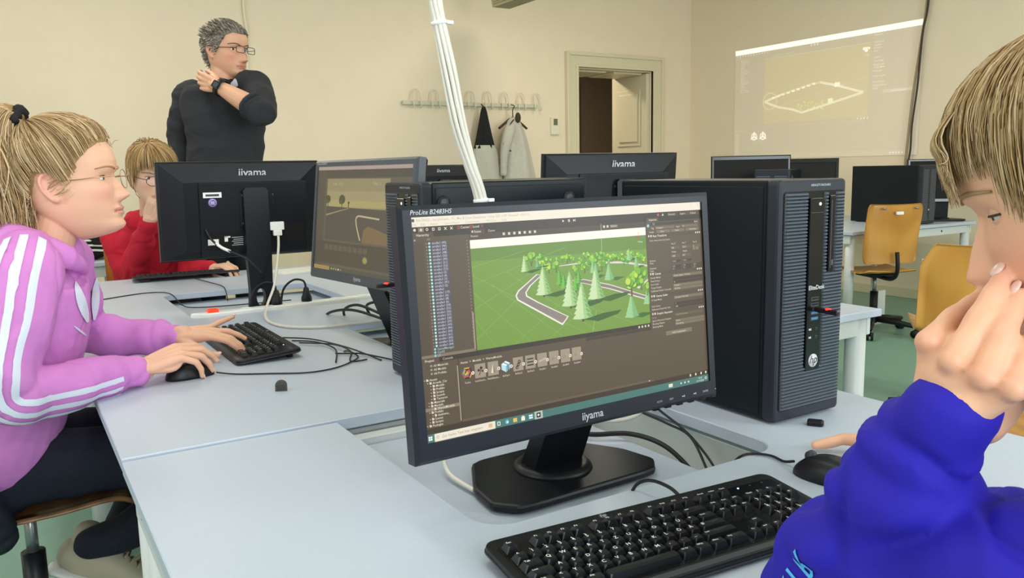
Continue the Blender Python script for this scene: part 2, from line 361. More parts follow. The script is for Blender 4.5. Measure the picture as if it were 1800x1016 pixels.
# ------------------------------------------------------------------ near desk tower and girl's tower
def tower(label, loc, rotz, W=.185, H=.447, D=.435, detail=2, mirror=False, group='black desktop towers'):
    t = thing('desktop_tower', label, 'computer tower', loc, rotz, group); hw = W/2
    b = MB(); b.box(-hw+.002, hw-.002, .028, D, .006, H-.001, .003); b.build('case', m_tower, t)
    b = MB()
    for sx in (-1, 1):
        b.box(min(sx*hw, sx*(hw-.003)), max(sx*hw, sx*(hw-.003)), .036, D-.012, .014, H-.012, .0012)
    b.build('side_panel', m_tower, t)
    # rubber feet of the side panel and below
    for (y, z) in ((.055, H-.045), (D-.05, H-.045), (.055, .045), (D-.05, .045)):
        b = MB(); b.cyl((hw-.001, y, z), (hw+.004, y, z), .017, .0155, 24); f = b.build('rubber_foot', m_black, t)
        b = MB(); b.cyl((hw+.0035, y, z), (hw+.0055, y, z), .0105, .0095, 24); b.build('foot_pad', m_grey, f)
    for sx in (-1, 1):
        for y in (.05, D-.05):
            MB().box(sx*hw*.6-.012, sx*hw*.6+.012, y-.012, y+.012, 0, .007).build('foot', m_black, t)
    b = MB(); b.prism(rrect(-hw, hw, .004, H, .010), 0, .03, .006, 2, 'y'); b.build('front_bezel', m_towerf, t)
    if detail < 2:
        MB().box(-.006, .012, -.003, .002, .06, H-.05).build('front_strip', m_gloss, t)
        b = MB()
        for i in range(40 if detail else 0):
            z = .03+i*(H-.06)/40; b.box(-hw+.012, -.008, -.003, .001, z, z+.005); b.box(.014, hw-.012, -.003, .001, z, z+.005)
        if detail: tag(b.build('ribbed_grille', m_rib, t), kind='stuff')
        b = MB(); b.cyl((.003, -.001, .11), (.003, -.0045, .11), .007, n=16); b.build('logo_disc', m_silver, t)
        return t
    U = lambda u: -hw+u*W
    Z = lambda v: H-.004-v*(H-.012)
    MB().prism(rrect(U(.06), U(.965), Z(.962), Z(.04), .008), -.0012, .003, 0, 1, 'y').build('grille_panel', m_gloss, t)
    b = MB(); N = 64; pitch = (Z(.045)-Z(.957))/N
    prof = lambda z: [(-.0015, z), (-.0052, z+pitch*.22), (-.0055, z+pitch*.55), (-.0015, z+pitch*.8)]
    def rib(u0, u1, z):
        x0, x1 = U(u0), U(u1); p = prof(z); e = .0022
        vs = [(x0, y, zz) for y, zz in (p[0], p[3])]+[(x0+e, y, zz) for y, zz in (p[1], p[2])]+[(x1, y, zz) for y, zz in (p[0], p[3])]+[(x1-e, y, zz) for y, zz in (p[1], p[2])]
        b.raw(vs, [(0, 2, 3, 1), (4, 5, 7, 6), (0, 4, 6, 2), (2, 6, 7, 3), (3, 7, 5, 1)], False)
    for i in range(N):
        z = Z(.957)+i*pitch; v = (H-.004-z)/(H-.012)
        if v > .80: rib(.075, .95, z)
        else:
            rib(.075, .40, z)
            if v > .39: rib(.65, .95, z)
            else: rib(.645, .705, z); rib(.82, .95, z)
    b.build('ribbed_grille', m_rib, t)
    b = MB(); b.prism(rrect(U(.415), U(.63), Z(.805), Z(.07), .004), -.006, 0, .001, 1, 'y'); st = b.build('front_strip', m_gloss, t)
    b = MB(); b.box(U(.72), U(.80), -.0055, 0, Z(.385), Z(.062), .001); od = b.build('optical_drive', m_gloss, t)
    MB().box(U(.735), U(.745), -.0062, -.005, Z(.37), Z(.08)).build('drive_tray', m_grey, od)
    MB().box(U(.755), U(.785), -.0066, -.005, Z(.36), Z(.335), .0006).build('eject_button', m_grey, od)
    b = MB(); b.cyl((U(.56), -.0058, Z(.095)), (U(.56), -.0068, Z(.095)), .0028, n=12); b.build('power_light', mat('led_white', '#ffffff', .3, emit=1), st)
    MB().box(U(.43), U(.615), -.0066, -.0055, Z(.131), Z(.129)).build('drive_line', m_grey, st)
    b = MB(); b.text('EliteDesk', .0115, TR(U(.425), -.0063, Z(.455))@FRONT, bold=.01); b.build('model_lettering', m_silver, st)
    for k, v in enumerate((.495, .52, .555, .58)):
        b = MB(); b.box(U(.47), U(.585), -.0066, -.0055, Z(v)-.0035, Z(v)+.0035, .0005); p = b.build('usb_port', m_grey, st)
        MB().box(U(.48), U(.575), -.0069, -.006, Z(v)-.0012, Z(v)+.0022).build('usb_tongue', mat('usb_blue', '#2f7fc4', .5) if k > 1 else m_hole, p)
    for v in (.625, .66):
        b = MB(); b.cyl((U(.56), -.0058, Z(v)), (U(.56), -.0068, Z(v)), .0032, n=14); p = b.build('audio_jack', m_grey, st)
        b = MB(); b.cyl((U(.56), -.0066, Z(v)), (U(.56), -.0071, Z(v)), .0017, n=10); b.build('jack_hole', m_hole, p)
        b = MB(); b.box(U(.45), U(.47), -.0064, -.0058, Z(v)-.0015, Z(v)+.0015); b.box(U(.475), U(.485), -.0064, -.0058, Z(v)-.002, Z(v)+.002); b.build('jack_symbol', m_silver, st)
    b = MB(); b.cyl((U(.525), -.0058, Z(.762)), (U(.525), -.007, Z(.762)), .0125, n=32); p = b.build('logo_disc', m_silver, st)
    b = MB(); b.text('hp', .0215, TR(U(.525)-.0008, -.0074, Z(.762)-.005)@FRONT, shear=.35, align='CENTER'); b.build('logo_lettering', m_gloss, p)
    b = MB(); b.text('HEWLETT-PACKARD', .0058, TR(U(.60), -.0004, Z(.021))@FRONT, align='CENTER'); b.build('maker_lettering', m_silver, t)
    return t
T1 = tower('upright black tower with ribbed front beside the near screen, red-lit stick plugged in', (1.2475, .972, .73), 0)
T2 = tower('black tower standing behind the near screen, its ribbed front towards the girl', (.745, 1.662, .734), -PI/2, W=.19)
# ------------------------------------------------------------------ flat screen pictures (coloured polygons on a plane, lit by the panel)
class UI:
    def __init__(s, w, h): s.w, s.h = w, h; s.v = []; s.f = []; s.c = []; s.k = 0
    def poly(s, pts, col, layer=None):
        if layer is None: s.k += 1
        z = s.k; n = len(s.v); s.v += [(p[0], p[1], z) for p in pts]; s.f.append(tuple(range(n, n+len(pts)))); s.c.append(S(col))
    def rect(s, x0, y0, x1, y1, col, layer=None): s.poly([(x0, y0), (x0, y1), (x1, y1), (x1, y0)], col, layer)
    def circ(s, x, y, r, col, n=12, ry=None):
        ry = ry or r; s.poly([(x+r*math.cos(2*PI*k/n), y-ry*math.sin(2*PI*k/n)) for k in range(n)], col)
    def line(s, x0, y0, x1, y1, w, col):
        dx, dy = x1-x0, y1-y0; l = math.hypot(dx, dy); nx, ny = -dy/l*w/2, dx/l*w/2
        s.poly([(x0+nx, y0+ny), (x1+nx, y1+ny), (x1-nx, y1-ny), (x0-nx, y0-ny)], col)
    def text(s, x, y, size, t, col, align='LEFT', bold=.004):
        vs, fs = text_geo(t, 0, align, bold); s.k += 1; n = len(s.v)
        s.v += [(x+a[0]*size, y-a[1]*size, s.k) for a in vs]
        for f in fs: s.f.append(tuple(n+i for i in f)); s.c.append(S(col))
    def build(s, name, m, parent, W, H, mx, lift=.0004):
        k = lift/max(1, s.k)
        vs = [mx@Vector(((x/s.w-.5)*W, -(.0002+z*k), (1-y/s.h)*H)) for x, y, z in s.v]
        me = bpy.data.meshes.new(name); me.from_pydata(vs, [], s.f)
        ca = me.color_attributes.new('Col', 'FLOAT_COLOR', 'CORNER'); cols = []
        for f, c in zip(s.f, s.c): cols += list(c)*len(f)
        ca.data.foreach_set('color', cols); me.materials.append(m)
        return put(name, me, parent)
def screen_mat(name, strength):
    m = bpy.data.materials.new(name); m.use_nodes = True; nt = m.node_tree; b = nt.nodes['Principled BSDF']
    a = nt.nodes.new('ShaderNodeAttribute'); a.attribute_name = 'Col'
    b.inputs['Base Color'].default_value = (.01, .01, .01, 1); b.inputs['Roughness'].default_value = .35; b.inputs['Specular IOR Level'].default_value = .25
    nt.links.new(a.outputs['Color'], b.inputs['Emission Color']); b.inputs['Emission Strength'].default_value = strength
    return m
def editor_ui():
    u = UI(1920, 1080); T = '#d8cdb8'; BG = '#5c4f3d'; DK = '#3b3226'; MD = '#6a5c48'
    u.rect(0, 0, 1920, 1080, BG)
    u.rect(0, 0, 1920, 46, '#f1e8d4'); u.rect(8, 8, 22, 22, '#3a3a3a')
    u.text(32, 21, 17, 'RACING2 - SampleScene - PC, Mac & Linux Standalone - Unity 2021.3.9f1 Personal* <DX11>', '#bdb29b')
    for i, t in enumerate(('File', 'Edit', 'Assets', 'GameObject', 'Component', 'Window', 'Help')): u.text(8+[0, 46, 96, 170, 290, 410, 500][i], 41, 17, t, '#c9bea8')
    for x in (1785, 1838, 1890): u.rect(x, 12, x+12, 13.5, '#b9ae99')
    u.rect(0, 46, 1920, 74, DK)
    for i in range(7):
        x = 14+i*33
        if i == 1: u.rect(x-8, 50, x+22, 71, '#877861')
        if i in (0, 2): u.circ(x+6, 60, 7, '#e8dfcd'); u.circ(x+6, 60, 4, DK if i else '#e8dfcd')
        elif i in (3, 4): u.rect(x, 54, x+13, 67, '#e8dfcd'); u.rect(x+3, 57, x+10, 64, DK)
        elif i == 1: u.rect(x, 59, x+14, 62, '#fff6e4'); u.rect(x+5.5, 53, x+8.5, 68, '#fff6e4')
        else: u.line(x, 54, x+13, 67, 3, '#e8dfcd'); u.line(x, 67, x+13, 54, 3, '#e8dfcd')
    u.rect(252, 52, 266, 68, '#b0402c'); u.rect(256, 56, 262, 64, DK); u.text(269, 66, 18, 'Center', '#e9e0cc'); u.rect(322, 52, 335, 68, '#b0402c'); u.rect(326, 56, 331, 64, DK); u.text(338, 66, 18, 'Local', '#e9e0cc'); u.rect(386, 53, 398, 68, '#7d4a3a')
    u.poly([(890, 54), (890, 68), (902, 61)], '#efe6d2'); u.rect(928, 54, 932, 68, '#efe6d2'); u.rect(935, 54, 939, 68, '#efe6d2'); u.poly([(962, 54), (962, 68), (972, 61)], '#efe6d2'); u.rect(973, 54, 976, 68, '#efe6d2')
    for x, t in ((1660, 'Account'), (1755, 'Layers'), (1838, 'Default')): u.rect(x-10, 51, x+72, 71, '#554938'); u.text(x-4, 67, 16, t, T)
    u.circ(1577, 61, 8, '#c45a4a'); u.poly([(1604, 67), (1613, 53), (1622, 67)], T)
    # hierarchy
    u.rect(0, 74, 312, 96, DK); u.rect(0, 74, 118, 96, BG); u.text(26, 91, 17, 'Hierarchy', '#efe6d4'); u.text(10, 116, 22, '+', T); u.text(82, 112, 15, 'All', '#a4967d')
    u.rect(0, 118, 62, 672, '#544836')
    names = ['1 (45)', '1 (46)', '1 (47)', '1 (48)', '1 (50)', '1 (49)', '1 (51)', '1 (52)', '1 (53)', '3 (5)', '3 (4)', '3 (3)', '1 (41)', '3 (2)', '2', '1 (10)', '1 (6)', '1 (8)', '3 (6)', '1 (54)', '1 (55)', '1 (56)', '1 (57)', '1 (58)', '1 (59)', '1 (43)', '1 (44)', '1 (60)', '1 (61)', '1 (62)', '1 (63)', '1 (64)']
    for i, nme in enumerate(names):
        y = 127+i*15.9; tw = 84 if '(' in nme else 56
        u.rect(104, y-7.5, 108+tw, y+8, '#55525a'); u.circ(92, y, 6.2, '#8fd0d8'); u.circ(92, y, 3.2, '#dff4f2', 6); u.poly([(75, y-4), (75, y+4), (80, y)], '#b5a78e')
        u.text(106, y+5.2, 16, 'straße'+nme, '#c3c4d2'); u.text(296, y+5, 14, '>', '#b5a78e')
    for i, t in enumerate(('GameManager', 'Car02', 'UI')):
        y = 637+i*15.5
        if i == 2: u.rect(0, y-8, 308, y+6, '#857862')
        u.circ(82, y-2, 6, '#8fd0d8'); u.text(94, y+4, 16, t, '#9fc3d2')
    u.rect(301, 480, 309, 662, '#a39681')
    # scene view
    u.rect(312, 74, 1480, 128, DK); u.rect(322, 75, 405, 96, BG); u.text(344, 91, 17, 'Scene', '#efe6d4'); u.rect(330, 80, 339, 90, '#d8cdb8'); u.text(424, 91, 17, 'Game', '#cdbfa7')
    u.rect(312, 96, 1480, 128, '#4e4333'); u.text(322, 112, 15, 'Shaded', T)
    for i in range(7): u.rect(510+i*32, 100, 524+i*32, 113, '#dccfb7' if i != 3 else '#f4ebd8')
    for x in (1165, 1190): u.rect(x, 100, x+13, 113, '#dccfb7')
    u.rect(1215, 99, 1270, 114, '#83755e'); u.text(1218, 111, 14, 'Gizmos', T)
    L, R = 316, 1474
    u.rect(L, 126, R, 173, '#fbf4e6'); u.poly([(L, 168), (L, 672), (R, 676), (R, 170)], '#769a3c')
    u.poly([(L, 168), (L, 230), (R, 250), (R, 170)], '#698c35')
    for (a, c) in (((L, 260), (640, 200)), ((L, 345), (900, 200)), ((L, 470), (700, 300)), ((L, 620), (620, 410)), ((430, 672), (L, 520)), ((640, 672), (L, 385)), ((846, 672), (420, 350)), ((1084, 672), (520, 300)), ((1380, 672), (900, 480)), ((540, 672), (1000, 400)), ((760, 672), (1100, 480)), ((L, 300), (1000, 672))):
        u.line(*a, *c, 1.6, '#86b85c')
    u.line(1150, 90, 1146, 240, 2, '#cfe0b4'); u.line(1050, 672, 1084, 560, 2, '#a9cf86')
    # road
    u.poly([(702, 326), (640, 365), (580, 400), (562, 425), (572, 450), (640, 490), (850, 612), (862, 600), (893, 569), (700, 470), (636, 432), (632, 415), (660, 385), (735, 335)], '#efe9dd')
    u.poly([(706, 330), (645, 368), (588, 403), (571, 426), (580, 446), (645, 483), (848, 601), (858, 594), (884, 569), (697, 475), (628, 436), (624, 414), (652, 383), (728, 335)], '#8b8177')
    u.poly([(900, 380), (1000, 402), (1180, 450), (1473, 545), (1473, 520), (1190, 425), (1010, 380)], '#e6dfd2'); u.poly([(905, 382), (1005, 400), (1185, 446), (1473, 538), (1473, 525), (1190, 430), (1010, 384)], '#83796f')
    u.poly([(740, 300), (1000, 296), (1300, 318), (1473, 350), (1473, 340), (1300, 306), (1000, 288)], '#ddd6c8'); u.poly([(1400, 470), (1473, 430), (1473, 420), (1385, 462)], '#ddd6c8')
    rnd = random.Random(3)
    def leafy(x, y, r, pal=('#8cc034', '#6ba52b', '#a2cd42')):
        u.rect(x-r*.08, y, x+r*.08, y+r*.9, '#6b4f35')
        for k in range(9):
            a = rnd.uniform(0, 2*PI); d = rnd.uniform(0, .75)*r; rr = r*rnd.uniform(.28, .46); cx, cy = x+math.cos(a)*d, y+math.sin(a)*d*.62-r*.2
            c = pal[k % 3]; u.circ(cx, cy, rr, '#4b8a26', 9); u.circ(cx-rr*.1, cy-rr*.18, rr*.82, c, 9)
    def fir(x, y, h, wd, pal=('#cbe2ab', '#a2cb84', '#78ab5c'), n=6, shadow=True):
        if shadow: u.poly([(x, y), (x+wd*1.0, y+h*.10), (x+wd*2.3, y-h*.02), (x+wd*2.6, y-h*.12), (x+wd*1.3, y-h*.10)], '#39631f')
        u.rect(x-wd*.08, y-h*.06, x+wd*.08, y+h*.05, '#5a4630')
        u.poly([(x-wd*.16, y-h*.80), (x, y-h*1.02), (x+wd*.16, y-h*.80)], pal[1])
        for i in range(n):
            t = i/n; yb = y-h*.05-t*h*.78; ww = wd*(.55*(1-t)+.12); hh = h*.20*(1-t*.2)
            u.poly([(x-ww, yb), (x-ww*.42, yb-hh), (x+ww*.42, yb-hh), (x+ww, yb), (x+ww*.3, yb+h*.035), (x-ww*.4, yb+h*.03)], pal[1]); u.poly([(x-ww, yb), (x-ww*.42, yb-hh), (x+ww*.05, yb-hh), (x+ww*.1, yb+h*.03), (x-ww*.4, yb+h*.03)], pal[0]); u.poly([(x+ww*.55, yb), (x+ww*.15, yb-hh*.9), (x+ww*.2, yb-hh), (x+ww, yb)], pal[2])
    def cone(x, y, h, wd, pal=('#9fce92', '#7fb575')):
        u.poly([(x, y), (x+wd, y+h*.1), (x+wd*2.2, y-h*.05), (x+wd, y-h*.12)], '#3f6d24')
        for i in range(5):
            t = i/5; yb = y-t*h*.8; ww = wd*(.62*(1-t)+.08)
            u.poly([(x-ww, yb), (x-ww*.55, yb-h*.24), (x+ww*.55, yb-h*.24), (x+ww, yb), (x, yb+h*.06)], pal[1]); u.poly([(x-ww, yb), (x-ww*.55, yb-h*.24), (x, yb-h*.24), (x+ww*.2, yb+h*.055)], pal[0])
    YG = ('#9ccf3a', '#7fb92e', '#c3dc4a')
    for k in range(26): x = 640+k*32; leafy(x+rnd.uniform(-12, 12), 245+rnd.uniform(-16, 16)+(x-640)*.05, rnd.uniform(18, 27), YG if rnd.random() < .3 else ('#7cc03a', '#5da42c', '#93cf45'))
    for k in range(16): x = 1010+k*29; leafy(x, 285+rnd.uniform(-18, 22)+(x-1010)*.04, rnd.uniform(20, 32), YG if rnd.random() < .4 else ('#7cc03a', '#5da42c', '#93cf45'))
    leafy(674, 246, 42); leafy(745, 290, 40, YG); leafy(782, 300, 34, YG); leafy(905, 262, 30); fir(630, 310, 88, 40, n=5); fir(712, 292, 52, 28, ('#7fb98a', '#63a06e', '#4f8a5a'), 4)
    for x, y in ((1020, 320), (1140, 320), (960, 330), (830, 300)): leafy(x, y, 34)
    for x, y, h in ((1075, 350, 70), (1095, 375, 85), (1340, 300, 70), (1390, 345, 70)): cone(x, y, h, 30)
    cone(1187, 398, 96, 52)
    for x, y, h in ((847, 395, 92), (875, 420, 95), (953, 440, 100), (975, 400, 80)): fir(x, y, h, 40, ('#6fbf3f', '#549c2e', '#3f7f24'), 4, False)
    fir(741, 442, 155, 80); fir(912, 520, 190, 92); fir(1090, 500, 180, 94); fir(989, 598, 205, 106)
    leafy(1420, 390, 50); leafy(1370, 400, 60, YG); leafy(1345, 445, 72, YG); leafy(1420, 440, 44)
    cone(1338, 622, 130, 78); cone(1462, 560, 90, 50); leafy(1462, 480, 40)
    u.rect(1416, 150, 1421, 172, '#d8d24a'); u.rect(1404, 172, 1418, 184, '#c8402f'); u.rect(1434, 170, 1450, 176, '#4e7fc0'); u.text(1405, 210, 13, '< Persp', '#e8f0da')
    # inspector
    u.rect(1476, 74, 1920, 1040, BG); u.rect(1476, 74, 1920, 98, DK); u.rect(1482, 76, 1575, 98, BG); u.text(1502, 92, 16, 'Inspector', '#efe6d4')
    u.circ(1494, 120, 9, '#9fd4dc'); u.rect(1512, 104, 1860, 120, '#443a2c'); u.text(1530, 117, 15, 'UI', T); u.text(1862, 118, 14, 'Static', T)
    u.text(1515, 140, 15, 'Tag', T); u.rect(1550, 127, 1700, 142, '#786a54'); u.text(1556, 139, 14, 'Untagged', T); u.text(1712, 140, 15, 'Layer', T); u.rect(1758, 127, 1890, 142, '#786a54'); u.text(1765, 139, 14, 'UI', T)
    u.text(1500, 162, 14, 'Prefab', T)
    for x, t in ((1556, 'Open'), (1672, 'Select'), (1790, 'Overrides')): u.rect(x, 148, x+108, 164, '#7c6e58'); u.text(x+30, 161, 14, t, T)
    def head(y, t, on=True):
        u.rect(1480, y-13, 1916, y+7, '#55493a'); u.rect(1490, y-9, 1501, y+3, '#d9ccb3'); u.rect(1508, y-9, 1518, y+3, '#e9dfca'); u.text(1526, y+4, 17, t, '#efe6d4', bold=.012)
        for k in range(3): u.rect(1868+k*16, y-8, 1876+k*16, y+2, '#e9dfca')
    head(182, 'Rect Transform'); u.text(1500, 210, 13, 'Some values driven by Canvas.', T)
    for i, row in enumerate((('Pos X', 'Pos Y', 'Pos Z'), ('540', '303.2', '0'), ('Width', 'Height', ''), ('1080', '607', ''))):
        for k, t in enumerate(row):
            if t:
                if i % 2: u.rect(1660+k*88, 224+i*24, 1735+k*88, 241+i*24, '#6b5d49')
                u.text(1668+k*88, 238+i*24, 14, t, T)
    u.rect(1842, 262, 1862, 280, '#85775f'); u.rect(1868, 262, 1888, 280, '#85775f')
    for i, (t, vals) in enumerate((('Anchors', ()), ('Pivot', ('X 0.5', 'Y 0.5')), ('', ()), ('Rotation', ('X 0', 'Y 0', 'Z 0')), ('Scale', ('X 1', 'Y 1', 'Z 1')))):
        u.text(1492, 326+i*14.5, 14, t, T)
        for k, v in enumerate(vals): u.rect(1662+k*86, 315+i*14.5, 1738+k*86, 328+i*14.5, '#46392b'); u.text(1670+k*86, 326+i*14.5, 13, v, T)
    head(399, 'Canvas')
    for i, (t, v) in enumerate((('Render Mode', 'Screen Space - Overlay'), ('Pixel Perfect', ''), ('Sort Order', '0'), ('Target Display', 'Display 1'), ('Additional Shader Channels', 'Nothing'))):
        y = 424+i*19; u.text(1492, y, 14, t, T); u.rect(1668, y-12, 1910, y+4, '#7c6e58' if i in (0, 3, 4) else '#46392b'); u.text(1676, y, 14, v, T)
    head(527, 'Canvas Scaler')
    for i, (t, v) in enumerate((('UI Scale Mode', 'Constant Pixel Size'), ('', ''), ('Scale Factor', '1'), ('Reference Pixels Per Unit', '100'))):
        y = 552+i*18; u.text(1490, y, 14, t, T)
        if t: u.rect(1668, y-12, 1910, y+4, '#7c6e58' if i == 0 else '#46392b'); u.text(1676, y, 14, v, T)
    head(629, 'Graphic Raycaster')
    for i, (t, v) in enumerate((('Script', 'GraphicRaycaster'), ('Ignore Reversed Graphics', ''), ('Blocking Objects', 'None'), ('Blocking Mask', 'Everything'))):
        y = 653+i*18; u.text(1490, y, 14, t, '#a79a82' if i == 0 else T)
        if v: u.rect(1668, y-12, 1910, y+4, '#7c6e58' if i else '#665844'); u.text(1676, y, 14, v, '#a79a82' if i == 0 else T)
    u.rect(1590, 738, 1800, 762, '#83755e'); u.text(1695, 756, 16, 'Add Component', '#e6dcc6', 'CENTER')
    # project window
    u.rect(0, 674, 1476, 698, DK); u.rect(4, 675, 100, 698, BG); u.text(22, 692, 17, 'Project', '#efe6d4'); u.text(118, 692, 17, 'Console', '#cdbfa7'); u.text(8, 722, 22, '+', T)
    u.rect(0, 698, 1476, 1012, BG); u.rect(1000, 700, 1476, 716, '#463b2c'); u.rect(200, 698, 204, 1012, DK); u.rect(193, 730, 200, 1004, '#a39681')
    for i in range(4): u.rect(1380+i*24, 682, 1392+i*24, 694, '#dccfb7')
    for i, t in enumerate(('All Materials', 'All Models', 'All Prefabs')): u.circ(54, 712+i*19, 5, T); u.circ(54, 712+i*19, 3, BG); u.text(66, 718+i*19, 16, t, '#e3d9c4')
    tree = [(0, 'Assets'), (1, 'Arcade_Car'), (2, 'Models'), (2, 'Prefabs'), (2, 'Scripts'), (2, 'Sounds'), (2, 'Textures'), (1, 'Materials'), (1, 'Modells'), (2, 'WarneModells'), (1, 'Prefabs'), (2, 'deskinno_'), (1, 'Scenes'), (1, 'Scripts'), (0, 'Packages')]
    for i, (d, t) in enumerate(tree):
        y = 779+i*15.8; x = 22+d*16
        if i == 9: u.rect(0, y-8, 193, y+8, '#8d806a')
        u.poly([(x-14, y-3), (x-6, y-3), (x-10, y+3)], '#c9bca3'); u.rect(x, y-5, x+12, y+5, '#dccfb7'); u.rect(x, y-7, x+6, y-4, '#dccfb7'); u.text(x+17, y+5, 16, t, '#e9dfcc')
    u.text(214, 726, 16, 'Assets  >  Modells  >  WarneModells', '#e3d9c4')
    labels = ('Turbo', 'Laubbaum...', 'Nadelbaum...', 'RePair1', 'RePair2', 'RePair3', 'Straße1', 'Straße2', 'Straße3', 'Straße4')
    for i, t in enumerate(labels):
        x = 248+i*75.8; y = 776
        if i not in (0, 3): u.rect(x-31, y-36, x+31, y+34, '#a2947f')
        if i == 0:
            for k in range(6):
                for j in range(4): u.poly([(x+r*math.cos(a), y-r*math.sin(a)) for r, a in ((8*(j+.02), k*PI/3), (8*(j+1), k*PI/3), (8*(j+1), k*PI/3+PI/3), (8*(j+.02), k*PI/3+PI/3))], ('#e0a63a', '#2f8f8a', '#c4452f', '#22211f')[(k+j) % 4])
            u.circ(x, y, 8, '#e0a63a')
        elif i == 1: u.line(x-6, y+22, x+4, y-10, 4, '#2c2620'); u.circ(x+6, y-14, 8, '#2c2620', 7); u.circ(x-9, y-4, 7, '#2c2620', 7); u.circ(x+12, y+2, 6, '#2c2620', 7)
        elif i == 2: u.poly([(x-13, y+20), (x, y+24), (x+13, y+20), (x, y-26)], '#e6dcc8'); u.poly([(x, y+24), (x+13, y+20), (x, y-26)], '#8b7d68')
        elif i == 3: u.poly([(x-26, y-14), (x, y-28), (x+26, y-14), (x, y-2)], '#e9f4f6'); u.poly([(x-26, y-14), (x, y-2), (x, y+30), (x-26, y+14)], '#bfe0e6'); u.poly([(x+26, y-14), (x, y-2), (x, y+30), (x+26, y+14)], '#7fb6c4'); u.line(x-12, y-21, x+13, y-8, 4, '#4a5a60'); u.line(x+13, y-8, x+13, y+22, 4, '#4a5a60')
        elif i == 4:
            for k in range(3): u.circ(x-8+k*8, y+16-k*14, 9, '#2c2620'); u.circ(x-8+k*8, y+16-k*14, 4, '#a2947f')
        elif i == 5:
            for k in range(3): u.rect(x-20, y-20+k*16, x+20, y-13+k*16, '#3c342a')
        elif i == 6: u.poly([(x-24, y+10), (x-20, y+2), (x+24, y-10), (x+24, y-2)], '#c9bca6')
        else: u.line(x-14, y+10, x+2, y-2, 3, '#75684f'); u.line(x+2, y-2, x+16, y-8, 3, '#b9ac95')
        u.circ(x+33, y+4, 9, '#efe6d4'); u.poly([(x+30, y-1), (x+30, y+9), (x+38, y+4)], '#5c4f3d')
        u.text(x, y+52, 14, t, '#d8cdb8', 'CENTER')
    u.rect(204, 1000, 1476, 1012, '#6a5c48'); u.circ(1442, 1006, 4, '#e9dfca')
    # status line and taskbar
    u.rect(0, 1012, 1920, 1040, '#43382a'); u.rect(0, 1040, 1920, 1080, '#4d7a72')
    u.rect(44, 1042, 390, 1080, '#efe6d2'); u.circ(62, 1060, 7, '#8c8778'); u.circ(62, 1060, 5, '#efe6d2'); u.text(84, 1067, 19, 'Zur Suche Text hier eingeben', '#a8a090'); u.rect(350, 1050, 372, 1070, '#e3bd8d')
    u.rect(12, 1050, 21, 1059, '#eef6f2'); u.rect(23, 1050, 32, 1059, '#eef6f2'); u.rect(12, 1061, 21, 1070, '#eef6f2'); u.rect(23, 1061, 32, 1070, '#eef6f2')
    u.rect(632, 1040, 684, 1080, '#b3c4b4')
    u.rect(402, 1050, 420, 1070, '#e9efe6'); u.rect(406, 1054, 416, 1066, '#4d7a72'); u.circ(461, 1060, 12, '#5cb8d8'); u.circ(463, 1062, 6, '#d8f0ec'); u.rect(498, 1050, 522, 1070, '#e8c45a'); u.rect(548, 1052, 571, 1072, '#f4ead0'); u.rect(553, 1047, 566, 1052, '#f4ead0'); u.rect(596, 1050, 620, 1071, '#e6f2f4'); u.rect(596, 1058, 620, 1062, '#4fa5d4'); u.rect(645, 1048, 670, 1073, '#1d1c1a'); u.circ(657, 1060, 7, '#efe6d4', 6)
    u.rect(1590, 1050, 1622, 1070, '#e9e2d0')
    for x in (1690, 1722, 1752): u.circ(x, 1060, 6, '#f4efe2', 6)
    u.text(1850, 1058, 15, '10:15', '#f4efe2', 'CENTER'); u.text(1850, 1074, 14, '27.10.2022', '#f4efe2', 'CENTER'); u.rect(1890, 1052, 1906, 1066, '#f4efe2'); u.rect(1893, 1055, 1903, 1063, '#4d7a72')
    for x in (1770, 1815, 1860, 1900): u.rect(x-5, 1018, x+5, 1032, '#efe6d4')
    return u
def game_ui():
    u = UI(1280, 1024); u.rect(0, 0, 1280, 1024, '#6b6353'); u.rect(0, 0, 1280, 34, '#b7a498'); u.rect(0, 34, 1280, 110, '#5a5447'); u.rect(0, 34, 120, 1024, '#625a4b')
    u.rect(150, 120, 1010, 720, '#78705c'); u.rect(150, 120, 1010, 400, '#a89c72'); u.rect(150, 120, 1010, 240, '#9c916c'); u.rect(150, 330, 1010, 390, '#b3a670')
    u.text(240, 180, 40, 'Lap  1/3', '#c0b491'); u.text(800, 180, 40, 'Pos: 1', '#c0b491')
    for x, r in ((380, 46), (170, 40)): u.rect(x-5, 330, x+5, 400, '#4f513c'); u.circ(x, 320, r, '#55593a', 10); u.circ(x-18, 340, r*.6, '#5f633f', 9)
    u.rect(470, 350, 482, 400, '#4f513c'); u.circ(476, 350, 14, '#55593a')
    u.poly([(150, 390), (1010, 410), (1010, 720), (150, 720)], '#5f584c'); u.poly([(150, 470), (480, 400), (490, 404), (150, 486)], '#a89372')
    pts = [(660, 700), (640, 660), (600, 560), (590, 510), (600, 480), (630, 470), (900, 490)]
    for a, c in zip(pts, pts[1:]): u.line(*a, *c, 16, '#c4b68e')
    u.poly([(680, 720), (700, 600), (760, 560), (1010, 620), (1010, 720)], '#86704e')
    u.rect(0, 740, 1280, 960, '#5a5244')
    for k in range(9): u.rect(150+k*70, 770, 205+k*70, 822, '#6a6150')
    u.circ(740, 880, 34, '#8c8a55', 14); u.circ(740, 880, 22, '#a7a05f', 12)
    u.rect(0, 985, 240, 1024, '#a98f55'); u.rect(240, 985, 1280, 1024, '#5b5a4a')
    for k in range(5): u.circ(275+k*34, 1004, 10, ('#c9b36a', '#8fae9a', '#c49a5a', '#d9d0b4', '#77988f')[k])
    return u
def dark_ui():
    u = UI(100, 60); u.rect(0, 0, 100, 60, '#15130f'); return u

